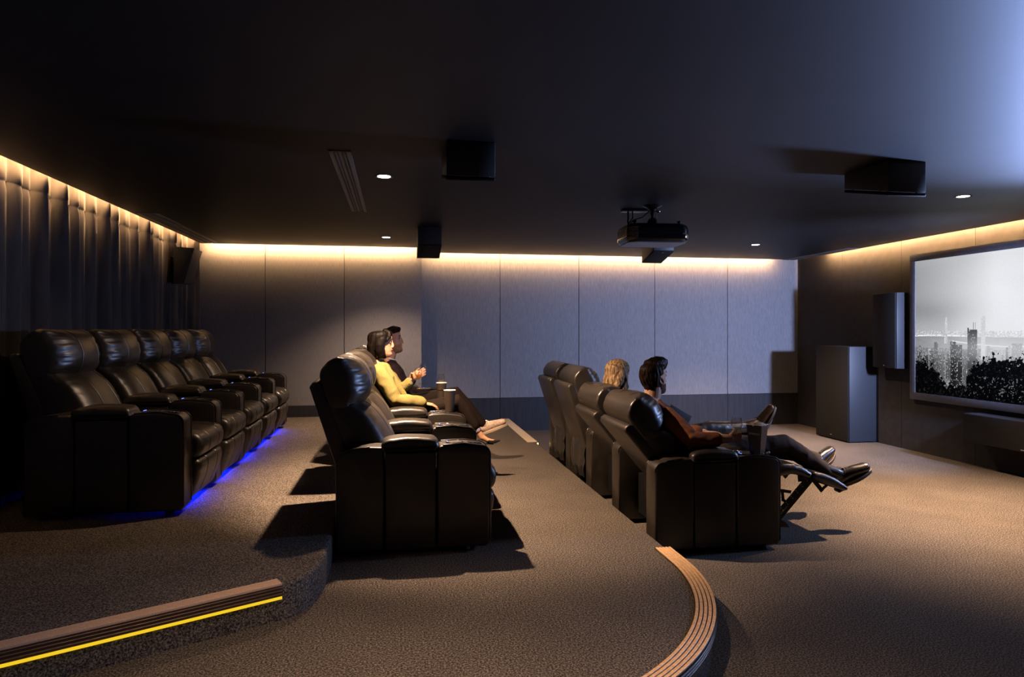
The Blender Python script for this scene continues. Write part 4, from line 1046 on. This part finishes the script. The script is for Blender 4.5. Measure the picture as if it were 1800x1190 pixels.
# ------------------------------------------------------------- woman in yellow, middle row
def woman_mid():
    T=HT((-.140,5.885,1.352),2,0,0,.97)
    neck=Vector((-.170,5.885,1.195)); hipc=Vector((.02,5.90,.765))
    shR,shL=Vector((-.145,5.715,1.120)),Vector((-.110,6.050,1.115)); elR=Vector((-.02,5.665,.905)); wr=Vector((.215,5.735,.865)); elL=Vector((.025,6.085,.935)); wrL=Vector((.112,6.015,1.045))
    hR,hL=Vector((.06,5.825,.76)),Vector((.06,5.975,.755)); kR=Vector((.515,5.87,.850)); aR=Vector((.690,5.87,.590)); kL=Vector((.47,5.96,.76)); aL=Vector((.575,5.90,.40))
    b=MB(); head_loft(b,T); face(b,T,True,True); ear(b,T,-1)
    b.tube([T@Vector((-.012,0,-.05)),T@Vector((-.026,0,-.11)),neck-Vector((0,0,.03))],[(.044,.048),(.044,.048),(.055,.055)],16,side=(0,1,0))
    b.tube([neck,Vector((-.13,5.885,1.06)),Vector((-.05,5.89,.90)),hipc],[(.07,.055),(.125,.08),(.10,.07),(.12,.085)],16,side=(0,1,0))
    b.tube([shR,(shR+elR)/2,elR,elR*.5+wr*.5,wr],[.036,.034,.028,.030,.020],12); b.tube([shL,(shL+elL)/2,elL,elL*.5+wrL*.5,wrL],[.036,.034,.028,.030,.021],12)
    build_hand(b,wr,(1,.2,-.25),(0,1,.2),(0,-.2,-1),[(20,25,15)]*4,.86)
    build_hand(b,wrL,(.62,-.25,.62),(-.6,-.1,.7),(.15,-1,.0),[(40,62,35),(46,66,36),(50,68,38),(54,70,38)],.86,(.6,.5,.9),30)
    for h,k,a_ in ((hR,kR,aR),(hL,kL,aL)): b.tube([h,(h+k)/2,k,(k*.6+a_*.4),a_],[.062,.054,.042,.042,.027],12)
    b.tube([aR,aR+Vector((.03,0,-.045)),aR+Vector((.085,0,-.075)),aR+Vector((.135,0,-.085))],[(.026,.026),(.026,.028),(.030,.020),(.024,.014)],12,side=(0,1,0))
    b.tube([aL,aL+Vector((.02,0,-.05)),aL+Vector((.10,0,-.12)),aL+Vector((.15,0,-.15))],[(.026,.026),(.026,.028),(.030,.020),(.024,.014)],12,side=(0,1,0))
    body=mobj('person',blob(b,.0040,3),SK3)
    tag(body,'woman with a black bob and yellow jacket holding a wine glass in the middle row','person')
    eyes(T,body,True); lips(T,body,(.42,.11,.09),True)
    yel=cloth('mustard_yellow_wool',(.225,.185,.060),.8)
    s=MB(); s.tube([neck+Vector((-.01,0,.015)),neck+Vector((.012,0,-.045)),Vector((-.125,5.885,1.055)),Vector((-.075,5.887,.93)),Vector((-.02,5.89,.83)),hipc+Vector((.02,0,-.005))],[(.055,.055),(.130,.085),(.180,.112),(.165,.112),(.172,.110),(.180,.095)],22,side=(0,1,0))
    s.tube([shR+Vector((-.01,.01,.01)),shR*.6+elR*.4,elR,elR*.55+wr*.45,elR*.12+wr*.88],[.066,.062,.054,.052,.046],18)
    s.tube([shL+Vector((-.01,-.01,.01)),shL*.6+elL*.4,elL,elL*.55+wrL*.45,elL*.25+wrL*.75],[.064,.058,.052,.047,.044],18)
    s.tube([hipc+Vector((-.02,-.10,.03)),hipc+Vector((.10,-.09,.045)),hipc+Vector((.20,-.06,.040))],[(.07,.035),(.075,.026),(.035,.012)],14,side=(0,1,0))
    jk=mobj('jacket',blob(s,.0065,4,folds(.010,7,6,st=1.3)),yel,body)
    c=MB(); c.tube([Vector((-.105,5.80,1.185)),Vector((-.03,5.795,1.06)),Vector((.055,5.79,.93)),Vector((.11,5.79,.84))],[(.008,.020),(.007,.026),(.007,.022),(.006,.008)],10,side=(.3,-1,0)); c.obj('lapel',yel,jk,smooth=True)
    c=MB()
    for i in range(4): c.lathe([(.0055,0),(.0055,.003)],10,Matrix.Translation(Vector((.095-.012*i,5.975,1.005-.017*i))+Vector((.0,.0,0)))@Matrix.Rotation(PI/2,4,'X'))
    c.obj('cuff_buttons',simple('dark_button',(.02,.015,.01),.3),jk)
    t=MB(); t.tube([hipc+Vector((-.06,0,0)),hipc,hipc+Vector((.08,0,0))],[(.14,.08),(.160,.095),(.14,.09)],18,side=(0,1,0))
    for h,k,a_,f in ((hR,kR,aR,.80),(hL,kL,aL,.9)): t.tube([h,h*.5+k*.5,k+Vector((-.005,0,.010)),k*.65+a_*.35,k*(1-f)+a_*f],[.082,.076,.064,.054,.044],16)
    mobj('trousers',blob(t,.0065,3,folds(.003,9,4,st=.8)),cloth('dark_brown_trouser',(.011,.007,.0045)),body)
    k=MB(); k.tube([kR*.22+aR*.78,aR*.96+kR*.04],[.034,.031],16); k.tube([kL*.15+aL*.85,aL],[.034,.031],16); k.obj('socks',cloth('lilac_sock',(.34,.30,.42)),body,smooth=True)
    bk=simple('black_pump_leather',(.012,.011,.011),.25)
    for a_ in (aR,):
        h=MB(); h.tube([a_+Vector((.085,0,-.080)),a_+Vector((.115,0,-.088)),a_+Vector((.150,0,-.090)),a_+Vector((.188,0,-.082))],[(.034,.020),(.034,.020),(.028,.015),(.010,.006)],12,side=(0,1,0))
        h.tube([a_+Vector((.0,0,-.075)),a_+Vector((.06,0,-.105)),a_+Vector((.13,0,-.108))],[(.026,.008),(.024,.006),(.026,.005)],10,side=(0,1,0))
        h.tube([a_+Vector((.005,0,-.080)),a_+Vector((-.02,0,-.125))],[.014,.006],8)
        h.obj('pump_shoe',bk,body,smooth=True)
    h=MB(); a_=aL; h.tube([a_+Vector((.0,0,-.08)),a_+Vector((.08,0,-.15)),a_+Vector((.16,0,-.17)),a_+Vector((.20,0,-.17))],[(.03,.02),(.033,.022),(.03,.018),(.012,.008)],12,side=(0,1,0)); h.tube([a_+Vector((.0,0,-.09)),a_+Vector((-.01,0,-.218))],[.014,.006],8); h.obj('pump_shoe',bk,body,smooth=True)
    # black bob, swept past the cheek
    h=MB()
    def hl(z): return .020 if z<.0 else .036 if z<.035 else .060 if z<.07 else .088
    head_loft(h,T,.020,-.05,32,HEADP,hl)
    for s_ in (-1,1):
        h.tube([(.000,s_*.055,.105),(.000,s_*.080,.050),(-.014,s_*.090,.0),(-.012,s_*.088,-.05),(.002,s_*.080,-.095),(.036,s_*.066,-.112)],[(.045,.020),(.040,.018),(.038,.018),(.042,.019),(.038,.016),(.010,.006)],14,side=(1,0,0),M=T)
    h.tube([(-.02,0,.10),(-.070,0,.060),(-.088,0,-.01),(-.078,0,-.095)],[(.07,.03),(.085,.040),(.090,.042),(.082,.034)],18,side=(0,1,0),M=T)
    h.tube([(.03,-.012,.125),(.070,-.038,.108),(.070,-.060,.075),(.040,-.074,.030)],[.022,.018,.013,.008],10,M=T)
    h.tube([(.03,.012,.125),(.078,.035,.102),(.080,.056,.062),(.055,.070,.020)],[.022,.020,.015,.008],10,M=T)
    mobj('hair',blob(h,.004,4,hairdisp(T,.0016,90,3)),hairmat('straight_black_hair',(.002,.0014,.0012),(.0055,.0034,.0026),(110,110,6),.5),body)
woman_mid()

# ------------------------------------------------------------- man in dark sweater, middle row
def man_mid():
    T=HT((-.060,6.62,1.362),-4,-7,0,1.0)
    neck=Vector((-.115,6.62,1.195)); hipc=Vector((.05,6.62,.775))
    shR,shL=Vector((-.055,6.425,1.105)),Vector((-.055,6.815,1.105)); elR=Vector((.02,6.385,.905)); wr=Vector((.150,6.335,1.035)); elL=Vector((.06,6.86,.89)); wrL=Vector((.28,6.80,.84))
    hR,hL=Vector((.10,6.53,.775)),Vector((.10,6.71,.765)); kR=Vector((.560,6.56,.862)); aR=Vector((.815,6.56,.560)); kL=Vector((.53,6.74,.80)); aL=Vector((.62,6.76,.29))
    b=MB(); head_loft(b,T); face(b,T); ear(b,T,-1); ear(b,T,1)
    b.tube([T@Vector((-.018,0,-.05)),T@Vector((-.030,0,-.11)),neck-Vector((0,0,.03))],[(.055,.060),(.055,.060),(.066,.064)],16,side=(0,1,0))
    b.tube([neck,Vector((-.07,6.62,1.05)),Vector((0,6.62,.90)),hipc],[(.09,.06),(.15,.085),(.13,.08),(.14,.09)],16,side=(0,1,0))
    for a_,c,d in ((shR,elR,wr),(shL,elL,wrL)): b.tube([a_,(a_+c)/2,c,(c*.55+d*.45),d],[.045,.042,.034,.036,.027],12)
    build_hand(b,wr,(.75,-.1,.5),(-.5,0,.8),(.1,1,0),[(46,66,40),(50,68,40),(54,70,42),(56,70,42)],.98,(.6,.4,.8),25)
    build_hand(b,wrL,(1,-.3,-.1),(0,-1,.2),(0,0,-1),(25,30,15),.98)
    for h,k,a_ in ((hR,kR,aR),(hL,kL,aL)): b.tube([h,(h+k)/2,k,(k*.6+a_*.4),a_],[.070,.062,.050,.048,.034],12)
    body=mobj('person',blob(b,.0042,3),SK2)
    tag(body,'bearded man in a dark sweater and beige trainers beyond the woman in yellow','person')
    eyes(T,body); lips(T,body,(.36,.17,.13))
    s=MB(); s.tube([neck+Vector((0,0,-.005)),neck+Vector((.012,0,-.05)),Vector((-.06,6.62,1.05)),Vector((-.015,6.62,.93)),hipc+Vector((0,0,.02))],[(.07,.065),(.155,.09),(.200,.118),(.180,.12),(.175,.11)],22,side=(0,1,0))
    for a_,c,d,f in ((shR,elR,wr,.82),(shL,elL,wrL,.85)): s.tube([a_,a_*.6+c*.4,c,c*.6+d*.4,c*(1-f)+d*f],[.070,.062,.054,.050,.040],16)
    mobj('sweater',blob(s,.0075,3,folds(.0045,8,12)),cloth('aubergine_knit',(.010,.0045,.007)),body)
    c=MB(); c.tube([neck+Vector((.008+.060*math.cos(2*PI*i/20),.058*math.sin(2*PI*i/20),.020-.022*math.cos(2*PI*i/20))) for i in range(21)],[(.007,.024)]*21,8,rnd=False); c.obj('shirt_collar',cloth('white_cotton',(.62,.66,.75),.95),body,smooth=True)
    t=MB(); t.tube([hipc+Vector((-.06,0,0)),hipc,hipc+Vector((.08,0,0))],[(.15,.09),(.170,.10),(.15,.095)],18,side=(0,1,0))
    for h,k,a_ in ((hR,kR,aR),(hL,kL,aL)): t.tube([h,h*.5+k*.5,k+Vector((-.005,0,.008)),k*.6+a_*.4,k*.03+a_*.97],[.088,.080,.062,.056,.043],16)
    mobj('trousers',blob(t,.007,3,folds(.0035,9,14,st=.8)),cloth('dark_plum_trouser',(.009,.0055,.0045)),body)
    h=MB()
    def hl(z): return .015 if z<.01 else .028 if z<.05 else .055 if z<.085 else .09
    head_loft(h,T,.008,-.045,32,HEADP,hl)
    h.tube([(-.08,0,.075),(-.03,0,.115),(.03,0,.130),(.080,0,.118)],[(.045,.02),(.060,.026),(.055,.027),(.040,.020)],16,side=(0,1,0),M=T)
    mobj('hair',blob(h,.004,3,hairdisp(T,.004,60,20)),hairmat('black_brown_hair',(.005,.003,.0025),(.018,.010,.007),(120,120,40)),body)
    bd=MB(); head_loft(bd,T,.003,-.2,32,[p for p in HEADP if p[0]<-.015],None); me=blob(bd,.004,3)
    bm=bmesh.new(); bm.from_mesh(me); Ti=T.inverted()
    dl=[v for v in bm.verts if (lambda q: q.x<.000 or q.z>-.022+.42*(.085-q.x) or (abs(q.y)<.024 and -.058<q.z<-.038 and q.x>.06) or (abs(q.y)<.017 and q.z>-.031 and q.x>.06) or q.z<-.106)(Ti@v.co)]
    bmesh.ops.delete(bm,geom=dl,context='VERTS'); bm.to_mesh(me); bm.free()
    mobj('beard',me,hairmat('brown_stubble',(.14,.075,.045),(.30,.17,.11),(260,260,260),.75),body)
    lb=[noisy('beige_trainer',(.26,.18,.13),(.42,.32,.25),(60,60,60),rough=.7),simple('cream_sole',(.34,.26,.19),.6),simple('white_lace',(.8,.78,.76),.6),simple('x1',(.5,.4,.3),.5)]
    shoe(body,ST((.815,6.56,.470),(1.055,6.55,.560),(-.35,0,.93),.92),'sneaker',lb)
    shoe(body,ST((.60,6.76,.205),(.88,6.76,.205),(0,0,1),1.0),'sneaker',lb)
man_mid()
# =================================================================== GLASSES, CUPS, POPCORN
def glass(name,loc,label,kind='tulip',fill='wine',sc=1.0,group=None,tilt=None):
    if kind=='tulip': prof=[(.030,.225),(.0335,.205),(.0365,.180),(.036,.172),(.026,.140),(.014,.108),(.006,.095),(.0035,.085),(.0035,.020),(.006,.006),(.034,.002),(.034,.0)]
    else:             prof=[(.028,.215),(.035,.190),(.039,.165),(.036,.140),(.024,.118),(.010,.106),(.0035,.098),(.0032,.020),(.006,.006),(.035,.002),(.035,.0)]
    r=empty(name,loc,0,label,'glass',group)
    top=[p for p in prof if p[1]>.09]
    inner=[(max(.0015,p[0]-.0012),p[1]) for p in top][::-1]
    # one closed glass wall: outside down, foot, then inside up
    k=len(prof); full=inner[1:] if False else None
    b=MB(); b.lathe([(.0002,.0)]+prof[::-1]+[(max(.0015,p[0]-.0011),p[1]) for p in top]+[(.0002,top[-1][1]+.004)],36,Matrix.Scale(sc,4),cap=False)
    b.obj('goblet',M['glass'],r,smooth=True,angle=32)
    lev=.165 if kind=='tulip' else .150
    liq=[(.0002,top[-1][1]+.0042)]+[(max(.001,p[0]-.0014),p[1]) for p in top[::-1] if p[1]<lev and p[1]>top[-1][1]]
    rl=np.interp(lev,[p[1] for p in prof[::-1]],[p[0] for p in prof[::-1]])-.0014
    liq+=[(float(rl),lev),(.0002,lev)]
    b=MB(); b.lathe(liq,32,Matrix.Scale(sc,4),cap=False); b.obj('wine',M[fill],r,smooth=True,angle=50)
    if tilt: r.rotation_euler=tilt
    return r
glass('wine_glass',(2.305,4.345,AH+.008),'glass of white wine in the hand of the man in brown',sc=1.04)
glass('wine_glass',(.188,5.935,.970),'wine glass held up by the woman in the yellow jacket','round','rose_wine',.86,tilt=(R(4),R(-6),0))
glass('wine_glass',(.215,6.395,.975),'wine glass in the hand of the bearded man in the middle row','round','rose_wine',.88,tilt=(0,R(5),0))
glass('wine_glass',(.440,7.02,L2+AH+.006),'wine glass standing on the armrest beyond the man in the dark sweater','round','wine',.98)
def cup(loc,label,h=.172,r0=.034,r1=.047,text=False):
    r=empty('paper_cup',loc,0,label,'cup','dark paper cups on the middle row armrests')
    MB().lathe([(.0002,.003),(r0,.003),(r0,0),(r0+.001,0),(r1,h),(r1-.0015,h),(r0-.001,.005),(.0002,.005)],36,cap=False).obj('cup_body',M['cup_paper'],r,smooth=True,angle=50)
    MB().tube([(r1*math.cos(2*PI*i/28),r1*math.sin(2*PI*i/28),h) for i in range(29)],.0026,8,rnd=False).obj('cup_rim',M['cup_white'],r,smooth=True)
    MB().lathe([(.0002,h-.014),(r1-.004,h-.014)],24,cap=False).obj('drink',simple('dark_drink',(.02,.012,.008),.1),r)
    return r
cup((.415,5.535,L2+AH+.006),'dark paper cup with white rim on the armrest in front of the woman in yellow')
c2=cup((.395,6.285,L2+AH+.006),'dark paper cup on the armrest between the woman in yellow and the bearded man',.175,.034,.048)
MB().tube([(.0462*math.cos(R(a)),.0462*math.sin(R(a)),.118) for a in range(230,316,6)],[(.0008,.006)]*15,6,rnd=False,side=(0,0,1)).obj('gold_band',simple('gold_print',(.45,.28,.10),.3,metal=.8),c2)

# popcorn bucket
bk=empty('popcorn_bucket',(2.425,4.285,AH+.007),R(37),'black square popcorn bucket standing on the nearest front row armrest','bucket')
h,a0,a1=.192,.037,.054
def frust(a0,a1,z0,z1,mb,open_=True):
    v=[(-a0,-a0,z0),(a0,-a0,z0),(a0,a0,z0),(-a0,a0,z0),(-a1,-a1,z1),(a1,-a1,z1),(a1,a1,z1),(-a1,a1,z1)]
    f=[(0,1,5,4),(1,2,6,5),(2,3,7,6),(3,0,4,7),(0,3,2,1)]
    if not open_: f.append((4,5,6,7))
    mb.add(v,f)
b=MB(); frust(a0,a1,0,h,b); o=b.obj('carton',M['bucket'],bk); so=o.modifiers.new('s','SOLIDIFY'); so.thickness=.0015
b=MB()
for (x0,y0,x1,y1) in ((-1,-1,1,-1),(1,-1,1,1),(1,1,-1,1),(-1,1,-1,-1)):
    b.tube([(x0*a1,y0*a1,h),(x1*a1,y1*a1,h)],.0018,6)
b.obj('rim',M['cup_white'],bk,smooth=True)
# word printed on the left visible face (normal -x side of the rotated box)
cu=bpy.data.curves.new('t','FONT'); cu.body='NETHERLOCA'; cu.size=.0165; cu.align_x='CENTER'; cu.extrude=.0002
to=bpy.data.objects.new('t',cu); COL.objects.link(to)
tm=bpy.data.meshes.new_from_object(to.evaluated_get(bpy.context.evaluated_depsgraph_get())); bpy.data.objects.remove(to)
tm.materials.clear(); tm.materials.append(M['ink'])
to=bpy.data.objects.new('printed_word',tm); link(to,bk)
xx=[v.co.x for v in tm.vertices]; wd=max(xx)-min(xx); 
lean=math.atan((a1-a0)/h); zt=.126; off=a0+(a1-a0)*zt/h+.0008
to.rotation_euler=(PI/2+lean*1,0,-PI/2); to.location=(-off,0,zt); to.scale=(.074/wd,1,1)
def popc(name,loc,n,spread,parent,seed,sc=1.0):
    rn=random.Random(seed)
    for i in range(n):
        b=MB(); b_=rn.random
        for k in range(5): b.ell((rn.uniform(-.0045,.0045),rn.uniform(-.0045,.0045),rn.uniform(-.004,.004)),(rn.uniform(.0035,.006),)*3,None,7,5)
        a=rn.uniform(0,2*PI); q=spread*math.sqrt(b_())
        x,y=q*math.cos(a),q*math.sin(a)
        if abs(x)>.043: x*=.8
        z=.006+.020*max(0,1-(q/spread)**2)*b_()*(1 if n>10 else .2)
        o=b.obj(name,M['popcorn'],None,smooth=True); o.location=(loc[0]+x,loc[1]+y,loc[2]+z)
        yield o
k=0
for o in popc('popcorn',(2.425,4.285,AH+.007+h-.010),60,.052,None,3):
    tag(o,'piece of popcorn heaped in the top of the black square bucket','popcorn','popcorn pieces filling the bucket'); k+=1
core=MB(); frust(.030,.049,.06,h-.012,core,False); o=core.obj('kernel_bed',M['popcorn'],bk)
for o,lab in zip(popc('popcorn',(2.487,4.262,AH+.001),5,.014,None,9),['piece of popcorn spilled on the armrest right of the bucket']*5):
    tag(o,lab,'popcorn','spilled popcorn by the bucket')
# =================================================================== LIGHTS, CAMERA
def spot(name,loc,aim,col,e,size,blend,rad):
    l=bpy.data.lights.new(name,'SPOT'); l.color=col; l.energy=e; l.spot_size=R(size); l.spot_blend=blend; l.shadow_soft_size=rad
    o=bpy.data.objects.new(name,l); o.location=loc; d=Vector(aim)-Vector(loc); o.rotation_euler=d.to_track_quat('-Z','Y').to_euler(); COL.objects.link(o); return o
WARM=(1.0,.66,.44)
for k,(x,y,e,sz,bl) in enumerate(((-.10,4.924,1020,93,.5),(-.14,8.154,360,112,.7),(4.542,8.07,1100,98,1.0),(4.584,4.867,1700,94,1.0),(-.10,1.70,340,94,1.0),(4.58,1.65,30,90,1.0))):
    spot('downlight_lamp',(x,y,CE-.012),(x+(.62 if k==0 else .35 if k==4 else 0),y+(.40 if k==0 else 0),0),WARM,e,sz,bl,.028)
for x,y,e in ((-.10,4.924,150),(-.14,8.154,40),(4.542,8.07,70),(4.584,4.867,50)):
    spot('downlight_spill',(x,y,CE-.012),(x,y,0),WARM,e,158,1.0,.028)
BLUE=(.44,.56,1.0)
LX=(5.90,4.40,1.68)
spot('wall_wash_lamp',LX,(4.6,9.78,1.4),BLUE,2300,90,1.0,.09)
spot('ceiling_wash_lamp',LX,(3.0,2.7,2.75),(.36,.50,1.0),2800,80,1.0,.16)
l=bpy.data.lights.new('screen_side_lamp','AREA'); l.shape='DISK'; l.size=.30; l.color=(.34,.50,1.0); l.energy=45; l.spread=R(110)
o=bpy.data.objects.new('screen_side_lamp',l); o.location=LX; d=Vector((-1,.0,.12)); o.rotation_euler=d.to_track_quat('-Z','Y').to_euler(); COL.objects.link(o)
w=bpy.data.worlds.new('dark'); scene.world=w; w.use_nodes=True
w.node_tree.nodes['Background'].inputs[0].default_value=(.0,.0,.0,1); w.node_tree.nodes['Background'].inputs[1].default_value=0
cam=bpy.data.cameras.new('camera'); cam.sensor_width=36; cam.lens=36*1188/1800; cam.shift_y=-15/1800; cam.clip_start=.05
co=bpy.data.objects.new('camera',cam); co.location=(0,0,1.48); co.rotation_euler=(PI/2,0,-R(9.56)); COL.objects.link(co); scene.camera=co
vs_=scene.view_settings; vs_.view_transform='Standard'; vs_.look='None'; vs_.exposure=0; vs_.gamma=1; vs_.use_curve_mapping=False
scene.display_settings.display_device='sRGB'
scene.cycles.use_denoising=True
scene.cycles.max_bounces=12; scene.cycles.diffuse_bounces=4; scene.cycles.glossy_bounces=4; scene.cycles.transmission_bounces=8; scene.cycles.transparent_max_bounces=16
scene.cycles.sample_clamp_indirect=4; scene.cycles.use_light_tree=True; scene.cycles.caustics_reflective=False; scene.cycles.caustics_refractive=False
